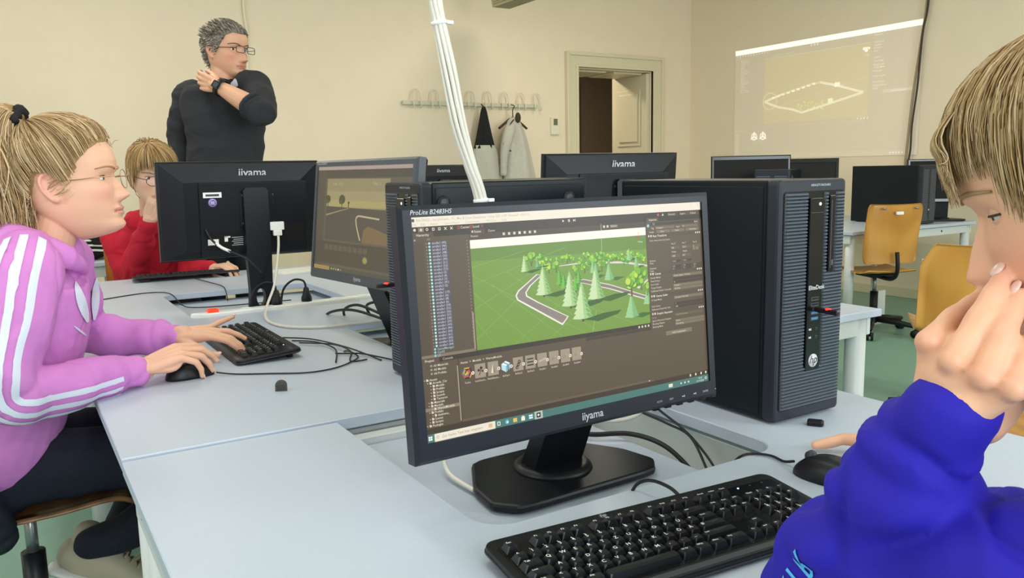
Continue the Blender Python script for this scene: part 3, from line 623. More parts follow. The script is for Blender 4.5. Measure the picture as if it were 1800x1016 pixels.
# ------------------------------------------------------------------ monitors
def monitor(label, loc, rotz, bottom, off=(0, -.15), tilt=4.75, W=.568, H=.3425, scr=(.5313, .2989, .028), stand='hex', ui=None, smat=None, back=True, group='black widescreen monitors', bezel=None, chin_text=True, name='monitor', stickers=False):
    t = thing(name, label, 'monitor', loc, rotz, group); bz = bezel or m_bezel
    PM = TR(off[0], off[1], bottom)@Matrix.Rotation(math.radians(-tilt), 4, 'X')
    def bld(b, nm, m, par=t):
        for v in b.bm.verts: v.co = PM@v.co
        return b.build(nm, m, par)
    sw, sh, sb = scr; hw = W/2
    # front frame with opening, chamfered inner lip
    b = MB(); o = [(-hw, 0), (hw, 0), (hw, H), (-hw, H)]; i_ = [(-sw/2, sb), (sw/2, sb), (sw/2, sb+sh), (-sw/2, sb+sh)]
    r = .006
    vs = [(x, 0 if True else 0, z) for x, z in [(-hw+r, r), (hw-r, r), (hw-r, H-r), (-hw+r, H-r)]]+[(x, 0, z) for x, z in i_]+[(x, .006, z) for x, z in i_]+[(x, .006, z) for x, z in o]+[(x, .026, z) for x, z in o]
    fs = []
    for k in range(4):
        j = (k+1) % 4
        fs += [(k, j, 4+j, 4+k), (4+k, 4+j, 8+j, 8+k), (12+k, 12+j, j, k), (16+k, 16+j, 12+j, 12+k)]
    b.raw(vs, fs, False); fr = bld(b, 'bezel', bz)
    b = MB(); b.box(-sw/2-.001, sw/2+.001, .0045, .008, sb-.001, sb+sh+.001); pn = bld(b, 'screen_panel', m_gloss)
    if ui:
        ui.build('screen_picture', smat, pn, sw, sh, PM@TR(0, .0044, sb))
    # rear shell: bulged back
    b = MB()
    ring = lambda m_, y: [(-hw+m_, y, m_), (hw-m_, y, m_), (hw-m_, y, H-m_), (-hw+m_, y, H-m_)]
    vs = ring(0, .024)+ring(.006, .034)+[(-hw*.72, .052, H*.10), (hw*.72, .052, H*.10), (hw*.72, .052, H*.80), (-hw*.72, .052, H*.80)]
    fs = []
    for q in (0, 4):
        for k in range(4): j = (k+1) % 4; fs.append((q+j, q+k, q+4+k, q+4+j))
    fs.append((11, 10, 9, 8)); b.raw(vs, fs, False); bld(b, 'rear_shell', m_shell)
    if back:
        BX = lambda u: (.5-u)*W
        BZ = lambda v: (1-v)*H
        b = MB(); b.box(BX(.90), BX(.225), .046, .058, BZ(.96), BZ(.20), .003, 2); hump = bld(b, 'rear_hump', m_shell)
        b = MB()
        for k in range(56):
            for j in range(5): xx = BX(.255+(k+.5*(j % 2))*.0112); zz = BZ(.225+j*.012); b.box(xx-.0012, xx+.0012, .0575, .0585, zz-.0009, zz+.0009)
        tag(bld(b, 'vent_holes', m_hole, hump), kind='stuff')
        b = MB(); bk = Matrix(((-1, 0, 0, 0), (0, 0, 1, 0), (0, 1, 0, 0), (0, 0, 0, 1)))
        b.text('iiyama', .040, TR(BX(.56), .0455, BZ(.145))@Matrix.Rotation(math.radians(-7), 4, 'X')@bk, align='CENTER', bold=.012); bld(b, 'maker_logo', m_silver)
        b = MB(); b.box(BX(.69), BX(.47), .057, .063, BZ(.665), BZ(.315), .003); pl = bld(b, 'mount_plate', m_shell)
        for (uu, vv) in ((.485, .34), (.675, .34), (.485, .63), (.675, .63)):
            b = MB(); b.cyl((BX(uu), .062, BZ(vv)), (BX(uu), .0645, BZ(vv)), .004, n=10); bld(b, 'screw', m_grey, pl)
        if stickers:
            b = MB(); b.box(BX(.36), BX(.25), .0575, .0585, BZ(.355), BZ(.30)); s1 = bld(b, 'label_sticker', m_white)
            b = MB(); b.box(BX(.345), BX(.265), .0584, .0589, BZ(.34), BZ(.318)); bld(b, 'barcode', m_grey, s1)
            b = MB(); b.cyl((BX(.305), .0575, BZ(.405)), (BX(.305), .0586, BZ(.405)), .0155, n=24); s2 = bld(b, 'round_sticker', mat('purple_sticker', '#6f4fb0', .5))
            b = MB(); b.cyl((BX(.305), .058, BZ(.405)), (BX(.305), .059, BZ(.405)), .0125, n=24); bld(b, 'sticker_ring', m_white, s2)
            b = MB(); b.cyl((BX(.305), .0585, BZ(.405)), (BX(.305), .0594, BZ(.405)), .0112, n=24); bld(b, 'sticker_core', MATS['purple_sticker'], s2)
            b = MB()
            for k in range(3): b.box(BX(.305)-.007, BX(.305)+.007, .059, .0598, BZ(.405)+.003-k*.004, BZ(.405)+.0045-k*.004)
            bld(b, 'sticker_lettering', m_white, s2)
        for (u0, u1, v0, v1) in ((.26, .55, .71, .90), (.72, .87, .66, .84)):
            b = MB(); b.box(BX(u1), BX(u0), .0575, .0588, BZ(v1), BZ(v0)); bld(b, 'port_recess', m_hole, hump)
        b = MB(); b.box(BX(.33), BX(.265), .058, .0594, BZ(.84), BZ(.78)); bld(b, 'rating_label', m_white, hump)
        b = MB(); b.box(BX(.385), BX(.365), .058, .062, BZ(.81), BZ(.755)); b.box(BX(.40), BX(.365), .058, .062, BZ(.77), BZ(.755)); bld(b, 'cable_hook', m_white, hump)
        b = MB()
        for k in range(5): b.box(BX(.48), BX(.41+.01*(k % 2)), .058, .0593, BZ(.77+k*.02)-.0015, BZ(.77+k*.02)+.0005)
        bld(b, 'rating_print', m_silver, hump)
        b = MB(); b.box(BX(.545), BX(.525), .058, .061, BZ(.77), BZ(.70)); bld(b, 'service_label', m_silver, hump)
    if chin_text:
        b = MB(); b.text('iiyama', .0165, TR(.012, -.0006, sb*.42)@FRONT, align='CENTER', bold=.012); bld(b, 'maker_lettering', m_silver, fr)
        b = MB(); b.text('ProLite B2483HS', .0088, TR(-hw+.016, -.0006, H-.0125)@FRONT, shear=.25, bold=.0); bld(b, 'model_lettering', m_silver, fr)
        b = MB()
        for k, tx in enumerate(('AUTO', 'EXIT', '◂◁', '▸|◂', 'ENTER')):
            x = hw-.135+k*.026
            if k in (2, 3): b.box(x-.002, x+.002, -.0006, 0, .012, .0135); b.box(x+.003, x+.004, -.0006, 0, .011, .0145)
            else: b.text(tx, .0042, TR(x, -.0006, .0115)@FRONT, align='CENTER')
        b.box(hw-.008, hw-.0065, -.0006, 0, .012, .0135)
        bld(b, 'button_lettering', m_silver, fr)
        b = MB()
        for k in range(6): b.box(hw-.141+k*.026, hw-.129+k*.026, .006, .014, -.003, .001, .0008)
        bld(b, 'buttons', m_gloss, fr)
    if stand == 'hex':
        zp = bottom+H*.30
        b = MB()
        pts = [(-.135, -.108), (.135, -.108), (.168, -.07), (.158, .0), (.10, .105), (-.10, .105), (-.158, .0), (-.168, -.07)]
        # rounded corners by chaikin
        for _ in range(2):
            q = []
            for k in range(len(pts)):
                a, c = Vector(pts[k]), Vector(pts[(k+1) % len(pts)]); q += [tuple(a.lerp(c, .10)), tuple(a.lerp(c, .90))]
            pts = q
        b.prism(pts, .002, .016, .005, 2); b.build('stand_base', m_black, t)
        b = MB(); b.lathe([(.068, .015), (.066, .021), (.060, .026), (.056, .027)], 36, 0, .0); b.build('stand_collar', m_black, t)
        ty = off[1]+.05
        b = MB(); w2 = .045
        P0, P1 = Vector((0, .005, .022)), Vector((off[0]*.6, ty+.012, bottom+.02)); P2 = Vector((off[0], ty+.012, zp+.05))
        vs = []
        for P, hw2, th in ((P0, .050, .040), (P1, .046, .030), (P2, .045, .026)):
            vs += [(P.x-hw2, P.y-th/2, P.z), (P.x+hw2, P.y-th/2, P.z), (P.x+hw2, P.y+th/2, P.z), (P.x-hw2, P.y+th/2, P.z)]
        fs = [(3, 2, 1, 0), (8, 9, 10, 11)]
        for q in (0, 4):
            for k in range(4): j = (k+1) % 4; fs.append((q+k, q+j, q+4+j, q+4+k))
        b.raw(vs, fs, False)
        o = b.build('stand_neck', m_shell, t)
    elif stand == 'column':
        cxl = off[0]-.035; cy = off[1]+.095
        b = MB(); n = 28
        pts = [(.115*math.cos(2*PI*k/n), .085*math.sin(2*PI*k/n)) for k in range(n)]
        b.prism([(p[0]+cxl, p[1]+cy-.055) for p in pts], .002, .02, .006, 3); b.build('stand_base', m_black, t)
        ztop = bottom+H*.72; w1 = .044
        b = MB()
        out = [(cxl-.046, .018), (cxl+.046, .018), (cxl+w1-.004, .10), (cxl+w1, .22), (cxl+w1, ztop-.01), (cxl+w1-.01, ztop), (cxl-w1+.01, ztop), (cxl-w1, ztop-.01), (cxl-w1, .22), (cxl-w1+.004, .10)]
        hole = [(cxl+.004+.017*math.cos(a), .075+.032*math.sin(a)) for a in [2*PI*k/16 for k in range(16)]]
        # column as a frame around the cable hole: build with a bridged face
        b2 = bmesh.new(); vo = [b2.verts.new((x, 0, z)) for x, z in out]; vh = [b2.verts.new((x, 0, z)) for x, z in hole]
        eo = [b2.edges.new((vo[k], vo[(k+1) % len(vo)])) for k in range(len(vo))]; eh = [b2.edges.new((vh[k], vh[(k+1) % 16])) for k in range(16)]
        bmesh.ops.triangle_fill(b2, use_beauty=True, use_dissolve=False, edges=eo+eh)
        r_ = bmesh.ops.extrude_face_region(b2, geom=b2.faces[:]); bmesh.ops.translate(b2, vec=(0, .03, 0), verts=[e for e in r_['geom'] if isinstance(e, bmesh.types.BMVert)])
        bmesh.ops.recalc_face_normals(b2, faces=b2.faces[:])
        b.merge(b2, TR(0, cy-.03, 0)); b.build('stand_column', m_shell, t)
        b = MB(); b.box(cxl-.03, cxl+.03, off[1]+.05, cy-.02, ztop-.11, ztop-.03, .004); b.build('tilt_hinge', m_black, t)
    return t
sm1 = screen_mat('screen_light_near', .9); sm2 = screen_mat('screen_light_side', .75); smd = screen_mat('screen_off', .3); smd.node_tree.nodes['Principled BSDF'].inputs['Roughness'].default_value = .7
yaw1 = math.radians(1.65)
M1 = monitor('large lit screen in the foreground showing the green tree landscape editor', (.7515, 1.096, .687), yaw1, .848-.687-.028, (-.045, -.15), 4.75, ui=editor_ui(), smat=sm1)
M2 = monitor('screen turned towards the girl, showing a road racing game', (.945, 2.13, .691), math.radians(-83), .899-.691, (0, -.15), 6.5, H=.345, ui=game_ui(), smat=sm2, scr=(.5313, .2989, .028), back=False, bezel=mat('grey_bezel', '#474d55', .4))
M3 = monitor('monitor seen from behind with white label and purple sticker, hiding the boy in red', (.735, 2.985, .692), math.radians(182), .913-.692, (.01, -.06), 5, stand='column', stickers=True)
M4 = monitor('monitor seen from behind in front of the doorway, beside the near tower', (1.884, 2.33, .73), math.radians(174.2), .916-.73, (0, -.06), 4.5, stand='column')
M5 = monitor('small far monitor seen from behind, left of the cable bundle', (2.53, 5.02, .73), math.radians(178), .175, (0, -.06), 4.5, stand='column')
M6 = monitor('far dark monitor just below the left end of the projection', (3.66, 3.30, .73), math.radians(-40), .185, (0, -.08), 4, back=False, ui=dark_ui(), smat=smd, bezel=m_gloss, chin_text=False, W=.44, scr=(.41, .29, .03))
M7 = monitor('far dark monitor tilted below the middle of the projection', (3.84, 3.10, .73), math.radians(-50), .165, (0, -.08), 9, W=.42, scr=(.39, .29, .03), back=False, ui=dark_ui(), smat=smd, bezel=m_gloss, chin_text=False)
M8 = monitor('black monitor at the right edge, behind the blond fringe', (6.37, 3.75, .73), math.radians(-40), .15, (0, -.08), 4, back=False, ui=dark_ui(), smat=smd, bezel=m_gloss, chin_text=False)
T3 = tower('dark tower behind the cable bundle, only its top edge showing', (1.13, 2.15, .73), -PI/2, detail=0, D=.43)
T4 = tower('far black tower whose side shows above the orange wooden chair', (5.947, 3.60, .73), math.radians(0), detail=1, D=.6)
T5 = tower('far black tower seen edge-on right of the near tower', (3.50, 3.00, .73), math.radians(-62), detail=1)
# ------------------------------------------------------------------ keyboards
KEYROWS = []   # (x in units, y row, width in units, legend lines)
def _row(y, x0, items):
    x = x0
    for it in items:
        if isinstance(it, (int, float)): x += it; continue
        t, wd = it if isinstance(it, tuple) else (it, 1)
        KEYROWS.append((x, y, wd, t)); x += wd
_row(0, 0, ['Esc', 1, 'F1', 'F2', 'F3', 'F4', .5, 'F5', 'F6', 'F7', 'F8', .5, 'F9', 'F10', 'F11', 'F12', .3, 'Druck', 'Rollen', 'Pause'])
_row(1.4, 0, ['^', '1', '2', '3', '4', '5', '6', '7', '8', '9', '0', 'ß', '´', ('←', 2), .3, 'Einfg', 'Pos1', 'Bild', .3, 'Num', '/', '*', '-'])
_row(2.4, 0, [('Tab', 1.5), 'Q', 'W', 'E', 'R', 'T', 'Z', 'U', 'I', 'O', 'P', 'Ü', '+', ('Enter', 1.5), .3, 'Entf', 'Ende', 'Bild ', .3, '7 ', '8 ', '9 ', '+ '])
_row(3.4, 0, [('Lock', 1.75), 'A', 'S', 'D', 'F', 'G', 'H', 'J', 'K', 'L', 'Ö', 'Ä', ('#', 2.25), 3.6, '4 ', '5 ', '6 '])
_row(4.4, 0, [('Shift', 1.25), '<', 'Y', 'X', 'C', 'V', 'B', 'N', 'M', ',', '.', '_', ('Shift ', 2.75), 1.3, '↑', 1.3, '1 ', '2 ', '3 ', 'Ent'])
_row(5.4, 0, [('Strg', 1.5), ('Win', 1.25), ('Alt', 1.25), (' ', 5.5), ('Alt Gr', 1.25), ('Win ', 1.25), ('Menu', 1.25), ('Strg ', 1.75), .3, '<-', '↓', '->', .3, ('0 ', 2), ', '])
KU = .01905
_keymesh = {}
def key_mesh(wd):
    if wd in _keymesh: return _keymesh[wd]
    b = MB(); hx = wd*KU/2-.0007; hy = KU/2-.0007; tx = hx-.0035; h = .0085
    bot = [(-hx, -hy), (hx, -hy), (hx, hy), (-hx, hy)]
    t0 = rrect(-tx, tx, -hy+.0022, hy-.0045, .0018, 2)
    n = len(t0)
    # top slightly dished: inner ring lower
    vs = [(x, y, 0) for x, y in rrect(-hx, hx, -hy, hy, .0008, 2)]+[(x, y, h) for x, y in t0]+[(0, -.001, h-.0008)]
    fs = [(k, (k+1) % n, n+(k+1) % n, n+k) for k in range(n)]+[(n+k, n+(k+1) % n, 2*n) for k in range(n)]
    b.raw(vs, fs, False)
    me = bpy.data.meshes.new('key'); b.bm.normal_update(); b.bm.to_mesh(me); b.bm.free(); me.materials.append(m_key)
    _keymesh[wd] = me; return me
def keyboard(label, loc, rotz, split=True, slope=4.5, legends=True):
    t = thing('keyboard', label, 'keyboard', loc, rotz, 'black full-size keyboards')
    W, D = .462, .166
    RM = Matrix.Rotation(math.radians(slope), 4, 'X'); OFF = TR(0, 0, .006+D/2*math.sin(math.radians(slope)))@RM
    def bld(b, nm, m, par=t):
        for v in b.bm.verts: v.co = OFF@v.co
        return b.build(nm, m, par)
    b = MB(); b.prism(rrect(-W/2, W/2, -D/2, D/2, .016, 5), -.004, .0075, .003, 2); bd = bld(b, 'body', m_black)
    b = MB(); b.prism(rrect(-W/2-.001, W/2+.001, -D/2-.001, D/2+.001, .016, 5), -.0015, .0006, 0); bld(b, 'trim_line', m_grey, bd)
    b = MB(); b.prism(rrect(-W/2+.010, W/2-.010, -D/2+.017, D/2-.020, .005, 2), .0070, .0077, 0); bld(b, 'key_well', m_gloss, bd)
    b = MB(); b.box(-W/2+.012, W/2-.012, -D/2+.003, -D/2+.0125, .0072, .0079); bld(b, 'palm_strip', m_grey, bd)
    X0k = -W/2+.0145; Y0k = D/2-.031
    allk = MB()
    for (kx, ky, wd, tx) in KEYROWS:
        c = OFF@Vector((X0k+(kx+wd/2)*KU, Y0k-ky*KU, .0078))
        if split:
            o = put('key', key_mesh(wd), t, c, (math.radians(slope), 0, 0))
        else:
            me = key_mesh(wd); mx = TR(*c)@RM
            allk.raw([mx@v.co for v in me.vertices], [tuple(p.vertices) for p in me.polygons], False)
    if split: allk.bm.free()
    else: tag(allk.build('keys', m_key, t), kind='stuff')
    if legends:
        b = MB()
        for (kx, ky, wd, tx) in KEYROWS:
            tx = tx.strip()
            if not tx: continue
            sz = .0078 if len(tx) == 1 else (.0050 if len(tx) < 4 else .0038)
            x = X0k+kx*KU+.0048; y = Y0k-ky*KU+(.0000 if len(tx) == 1 else .0012)
            if tx in '←↑↓': b.box(x, x+.006, y+.001, y+.0018, .0163, .0165)
            else: b.text(tx, sz, TR(x, y-.0005, .0163), bold=.008)
            if tx in '1234567890ß': b.text('!"§$%&/()=?'['1234567890ß'.index(tx)], .0048, TR(x, y+.0042, .0163))
        tag(bld(b, 'key_lettering', m_print), kind='stuff')
        b = MB(); b.cyl((-.06, D/2-.0095, .0074), (-.06, D/2-.0095, .0080), .0062, n=24); lg = bld(b, 'logo_disc', m_grey, bd)
        b = MB(); b.text('hp', .0095, TR(-.0602, D/2-.0118, .0083), shear=.3, align='CENTER'); bld(b, 'logo_lettering', m_silver, lg)
        for k in range(3):
            b = MB(); b.cyl((W/2-.075+k*.022, D/2-.026, .0074), (W/2-.075+k*.022, D/2-.026, .0084), .0014, n=8); bld(b, 'indicator_light', mat('led_blue', '#9fd8ff', .3, emit=2.5) if k == 0 else m_grey)
    for sx in (-1, 1):
        MB().box(sx*W*.4-.02, sx*W*.4+.02, D/2-.03, D/2-.018, 0, .012).build('foot', m_black, t)
    return t
KB1 = keyboard('large black keyboard in the foreground, in front of the lit screen', (.678, .719, .73), math.radians(-4.4))
KB2 = keyboard('black keyboard under the left hand of the girl in pink', (.535, 2.268, .734), -PI/2)
KB3 = keyboard('black keyboard of the boy in red, seen from behind under his monitor', (.695, 4.035, .732), math.radians(175.6), split=False, slope=6, legends=False)

# ------------------------------------------------------------------ mice
def mouse(label, loc, rotz):
    t = thing('mouse', label, 'mouse', loc, rotz, 'black mice')
    b = MB(); n, m_ = 24, 10; vs, fs = [], []
    for i in range(m_+1):
        a = i/m_*PI/2
        for k in range(n):
            an = 2*PI*k/n; c, s_ = math.cos(an), math.sin(an)
            x = .031*math.copysign(abs(c)**.8, c)*math.cos(a)**.6; y = .056*math.copysign(abs(s_)**.85, s_)*math.cos(a)**.6
            z = .036*math.sin(a)*(1-.35*(y/.056+.1)**2*(1 if y > 0 else .6)); vs.append((x, y, max(z, 0)+.001))
    for i in range(m_):
        for k in range(n): fs.append((i*n+k, i*n+(k+1) % n, (i+1)*n+(k+1) % n, (i+1)*n+k))
    fs.append(tuple(reversed(range(n)))); b.raw(vs, fs, True); b.build('shell', m_black, t)
    b = MB(); b.tube([(0, .018, .033), (0, .035, .026), (0, .050, .014)], .0009, 6); b.build('button_seam', m_grey, t)
    b = MB(); b.cyl((-.004, .030, .029), (.004, .030, .029), .009, n=16); b.build('scroll_wheel', m_grey, t)
    return t
MO1 = mouse('black mouse under the right hand of the girl in pink', (.335, 2.0, .734), math.radians(-80))
MO2 = mouse('black mouse under the fingertips of the boy in blue', (1.022, .752, .73), math.radians(8))

# ------------------------------------------------------------------ cables
def cable(name, label, pts, r, m, n=10, sides=8, cat='cable', group=None, parent=None):
    b = MB(); b.tube(spline(pts, n), r, sides); o = b.build(name, m)
    if parent:
        o.parent = parent; o.matrix_parent_inverse = (Matrix.Translation(parent.location)@parent.rotation_euler.to_matrix().to_4x4()).inverted(); return o
    return tag(o, label, cat, group)
zb = .739
cable('white_cable', 'thick white cable looping down from the monitor with the purple sticker', [(.83, 2.955, 1.0), (.83, 2.945, .975), (.815, 2.91, .92), (.785, 2.87, .82), (.735, 2.80, .755), (.685, 2.62, .741), (.70, 2.47, .740), (.78, 2.39, .740), (.90, 2.375, .741), (1.03, 2.39, .741), (1.16, 2.45, .741)], .0045, m_cablew)
b = MB(); b.box(.805, .855, 2.948, 2.966, 1.005, 1.035, .002); b.box(.815, .845, 2.944, 2.962, .985, 1.006, .002); b.build('connector', m_white, bpy.data.objects['white_cable'])
cable('black_cable', 'black lead with white sleeve entering the monitor with the purple sticker', [(.585, 2.968, 1.02), (.60, 2.955, .985), (.63, 2.94, .955), (.70, 2.90, .915), (.75, 2.90, .86)], .004, m_cableb)
b = MB(); b.tube(spline([(.612, 2.951, .972), (.63, 2.94, .955), (.655, 2.927, .941)], 4), .0055, 8); tag(b.build('sleeve', m_white, bpy.data.objects['black_cable']))
cable('keyboard_cord', 'thin black cord running from the keyboard of the boy in red', [(.70, 3.95, .742), (.72, 3.86, .738), (.74, 3.72, .738), (.755, 3.58, .738), (.75, 3.49, .73), (.745, 3.44, .693)], .0022, m_cableb, parent=KB3)
cable('black_cable', 'thin dark cord crossing the desk left of the stickered monitor', [(.20, 3.45, .735), (.36, 3.55, .735), (.47, 3.58, .736), (.535, 3.50, .735), (.56, 3.40, .70), (.60, 3.34, .693), (.75, 3.30, .693), (.95, 3.24, .70)], .0022, m_cableb)
cable('mouse_cord', 'long thin mouse cord trailing from the mouse of the girl in pink', [(.39, 1.975, .742), (.43, 1.95, .737), (.50, 1.905, .737), (.573, 1.862, .737), (.64, 1.865, .737), (.70, 1.905, .737), (.735, 1.95, .738), (.73, 2.03, .738), (.74, 2.10, .70)], .0019, m_cableb, parent=MO1)
for i, pts in enumerate(([(.640, 2.29, .742), (.70, 2.22, .742), (.735, 2.10, .742), (.75, 2.0, .742), (.768, 1.876, .737)], [(.655, 2.25, .738), (.70, 2.17, .742), (.71, 2.05, .742), (.665, 1.92, .738)], [(.66, 2.20, .74), (.72, 2.10, .745), (.73, 1.99, .745), (.70, 1.91, .738), (.74, 1.90, .738)], [(.70, 2.02, .737), (.73, 1.97, .742), (.75, 1.95, .742), (.80, 1.84, .737)])):
    cable('black_cable', ('black cord loop nearest the keyboard of the girl in pink', 'black cord bent back towards the rubber cap on the desk', 'black cord twisted through the tangle under the game screen', 'black cord end pointing at the ribbed tower')[i], pts, .002, m_cableb, group='tangled cords by the girl')
for i, pts in enumerate(([(1.02, 2.52, .70), (.98, 2.50, .77), (.98, 2.36, .80), (.96, 2.23, .785), (.93, 2.12, .77)], [(.95, 2.60, .70), (.92, 2.55, .755), (.92, 2.42, .79), (.935, 2.25, .78)], [(.90, 2.72, .695), (.89, 2.60, .745), (.905, 2.42, .775), (.93, 2.2, .77)])):
    cable('black_cable', ('upper black lead under the game screen', 'middle black lead under the game screen', 'lowest black lead under the game screen')[i], pts, .0045, m_cableb, group='leads under the game screen')
# cords behind the near screen
cable('black_cable', 'thick black lead curving out from under the near screen', [(.80, 1.21, .80), (.845, 1.245, .74), (.886, 1.254, .702), (.916, 1.205, .698), (.974, 1.160, .70), (1.003, 1.10, .69), (1.015, 1.043, .66), (1.02, 1.0, .62)], .0048, m_cableb)
cable('white_cable', 'thick white cable curling behind the foot of the near screen', [(.83, 1.24, .80), (.90, 1.28, .73), (.97, 1.25, .705), (1.02, 1.22, .706), (1.045, 1.20, .73), (1.04, 1.20, .78), (1.02, 1.2, .82)], .0045, m_cablew)
cable('black_cable', 'thin black cord dropping straight into the cable channel', [(1.03, 1.19, .80), (1.045, 1.175, .745), (1.06, 1.11, .71), (1.05, 1.05, .69), (1.035, .99, .66), (1.03, .96, .61)], .0024, m_cableb)
cable('black_cable', 'thin black cord bending sideways over the cable channel', [(1.0, 1.25, .80), (1.02, 1.235, .745), (1.035, 1.22, .725), (1.055, 1.15, .71), (1.055, 1.08, .70), (1.03, 1.01, .66)], .0024, m_cableb)
cable('mouse_cord', 'mouse cord of the boy in blue slipping over the desk edge', [(1.016, .812, .742), (1.02, .835, .734), (1.025, .865, .7335), (1.01, .889, .733), (.99, .90, .728), (.98, .92, .70)], .0022, m_cableb, parent=MO2)
cable('keyboard_cord', 'short bent cord at the back of the foreground keyboard', [(.756, .792, .752), (.758, .815, .757), (.757, .845, .757), (.755, .868, .750), (.752, .885, .735), (.75, .90, .70)], .0026, m_cableb, parent=KB1)
cable('white_cable', 'white lead hanging behind the left foot of the near screen', [(.60, 1.22, .80), (.60, 1.21, .74), (.595, 1.18, .70), (.60, 1.1, .694)], .004, m_cablew)
# bundle of white cables coming down from the ceiling
t = thing('cable_bundle', 'bundle of white cables hanging from the ceiling, tied with cable ties', 'cables', (.83, 1.46, .69))
bp = [(.66, 1.46, 3.29), (.672, 1.46, 2.6), (.70, 1.46, 2.0), (.730, 1.46, 1.60), (.741, 1.46, 1.531), (.748, 1.46, 1.489), (.767, 1.46, 1.393), (.785, 1.46, 1.294), (.808, 1.46, 1.215), (.831, 1.46, 1.143), (.845, 1.455, 1.0), (.84, 1.44, .8), (.83, 1.43, .70)]
for k in range(8):
    a = 2*PI*k/8; off = lambda i, s_: Vector((math.cos(a+i*.22)*s_, math.sin(a+i*.22)*s_, 0))
    pts = [Vector(p)-Vector((.83, 1.46, .69))+off(i, .0095+.003*(1 if i in (6, 7) else 0)) for i, p in enumerate(bp)]
    b = MB(); b.tube(spline(pts, 6), .0042, 7); b.build('cable_strand', m_cablew, t)
for i in (5, 9):
    p = Vector(bp[i])-Vector((.83, 1.46, .69)); d = (Vector(bp[i+1])-Vector(bp[i])).normalized()
    b = MB(); b.cyl(p-d*.0035, p+d*.0035, .0158, n=18); b.box(p.x+.012, p.x+.026, p.y-.012, p.y-.004, p.z-.003, p.z+.004, .001); b.build('cable_tie', m_white, t)
# conduit on the back wall behind the man, cord pair on the projection wall
cable('wall_cable', 'pale cable running down the wall behind the standing man', [(1.79, 6.98, 3.25), (1.80, 6.98, 2.8), (1.80, 6.98, 2.61), (1.803, 6.98, 2.478), (1.813, 6.98, 2.344), (1.80, 6.98, 2.08), (1.80, 6.98, 1.0)], .011, mat('pale_cable', '#ece3c8', .5))
cable('wall_cable', 'pale cord hanging in front of the right edge of the projection', [(6.74, 4.165, 3.25), (6.74, 4.185, 2.543), (6.74, 4.212, 2.269), (6.735, 4.258, 1.85), (6.735, 4.285, 1.516), (6.74, 4.315, 1.1)], .011, mat('taupe_cable', '#a08d70', .6))
cable('wall_cable', 'dark cord twisted along the pale cord by the projection', [(6.73, 4.160, 3.25), (6.73, 4.165, 2.543), (6.725, 4.200, 2.269), (6.725, 4.222, 1.85), (6.725, 4.255, 1.516), (6.73, 4.262, 1.3), (6.73, 4.295, 1.1)], .008, mat('brown_cord', '#33291f', .6))

# ------------------------------------------------------------------ small things on the desks
def usb_stick(label, loc, rot, group, lit=True):
    t = thing('usb_stick', label, 'usb stick', loc, 0, group); t.rotation_euler = rot
    b = MB(); b.box(-.0045, .0045, -.058, -.004, -.0045, .0045, .002, 2); b.build('body', mat('smoky_plastic', '#2a1d1f', .25), t)
    MB().box(-.0035, .0035, -.006, .002, -.003, .003).build('plug', m_steel, t)
    if lit: MB().ball((0, -.034, .003), .0045, .007, .0035).build('indicator_light', mat('led_red', '#ff2418', .3, emit=4), t)
    return t
usb_stick('dark usb stick glowing red in the front of the upright near tower', (1.250, .966, .939), (0, 0, math.radians(-6)), 'lit usb sticks')
usb_stick('dark usb stick glowing red in the tower facing the girl', (.738, 1.672, .955), (0, 0, -PI/2), 'lit usb sticks')
t = thing('rubber_cap', 'small dark rubber cap standing alone on the desk before the girl', 'cap', (.478, 1.746, .734), math.radians(-25))
b = MB(); b.prism([(-.0125, 0), (.0125, 0)]+[(.0125*math.cos(a), .013+.0115*math.sin(a)) for a in [k*PI/10 for k in range(11)]], -.005, .005, .0018, 2, 'y'); b.build('shell', mat('rubber_grey', '#43433f', .6), t)
b = MB(); b.box(-.0085, .0085, -.0058, -.004, .003, .016, .001); b.build('front_face', mat('rubber_grey_dark', '#35352f', .6), t)
t = thing('plug_cover', 'small black usb plug cap lying by the foot of the near tower', 'cap', (1.222, .935, .73), math.radians(35))
b = MB(); b.box(-.010, .010, -.016, .012, 0, .010, .003, 2); b.build('shell', m_black, t)
MB().box(-.007, .007, -.0168, -.0155, .002, .008).build('opening', m_grey, t)
# power strip along the seam between the girl's desk and the desk of the boy in red
t = thing('power_strip', 'white power strip with glowing red switch and black plugs', 'power strip', (.86, 2.876, .690), math.radians(3))
b = MB(); b.prism([(-.32, -.022), (-.36, .022), (.36, .022), (.36, -.022)], 0, .055, .004, 2); b.build('housing', m_white, t)
b = MB(); b.box(-.31, -.275, -.015, .015, .053, .066, .003, 2); b.build('rocker_switch', mat('switch_red', '#ff3018', .3, emit=1.6), t)
for k in range(5):
    x = -.18+k*.11
    b = MB(); b.lathe([(.020, .0545), (.020, .0565), (.017, .0565), (.016, .053)], 20, x, 0); b.build('socket', m_white, t)
for k in (1, 2):
    x = -.18+k*.11
    b = MB(); b.lathe([(.019, .057), (.019, .070), (.013, .085), (.009, .105), (.006, .108)], 16, x, 0); p = b.build('plug', m_black, t)
    b = MB(); b.tube(spline([(x, 0, .10), (x-.005, .01, .13), (x-.04, .02, .135), (x-.075, .03, .10), (x-.085, .04, .02)], 6), .004, 8); b.build('plug_lead', m_black, p)
t = thing('paper_sheet', 'white papers lying on the desk right of the boy in red', 'paper', (1.22, 3.95, .732), math.radians(10))
for k in range(4):
    b = MB(); b.box(-.148+k*.004, .148+k*.003, -.105, .105-k*.004, k*.0012, k*.0012+.001); b.build('sheet', m_white, t)

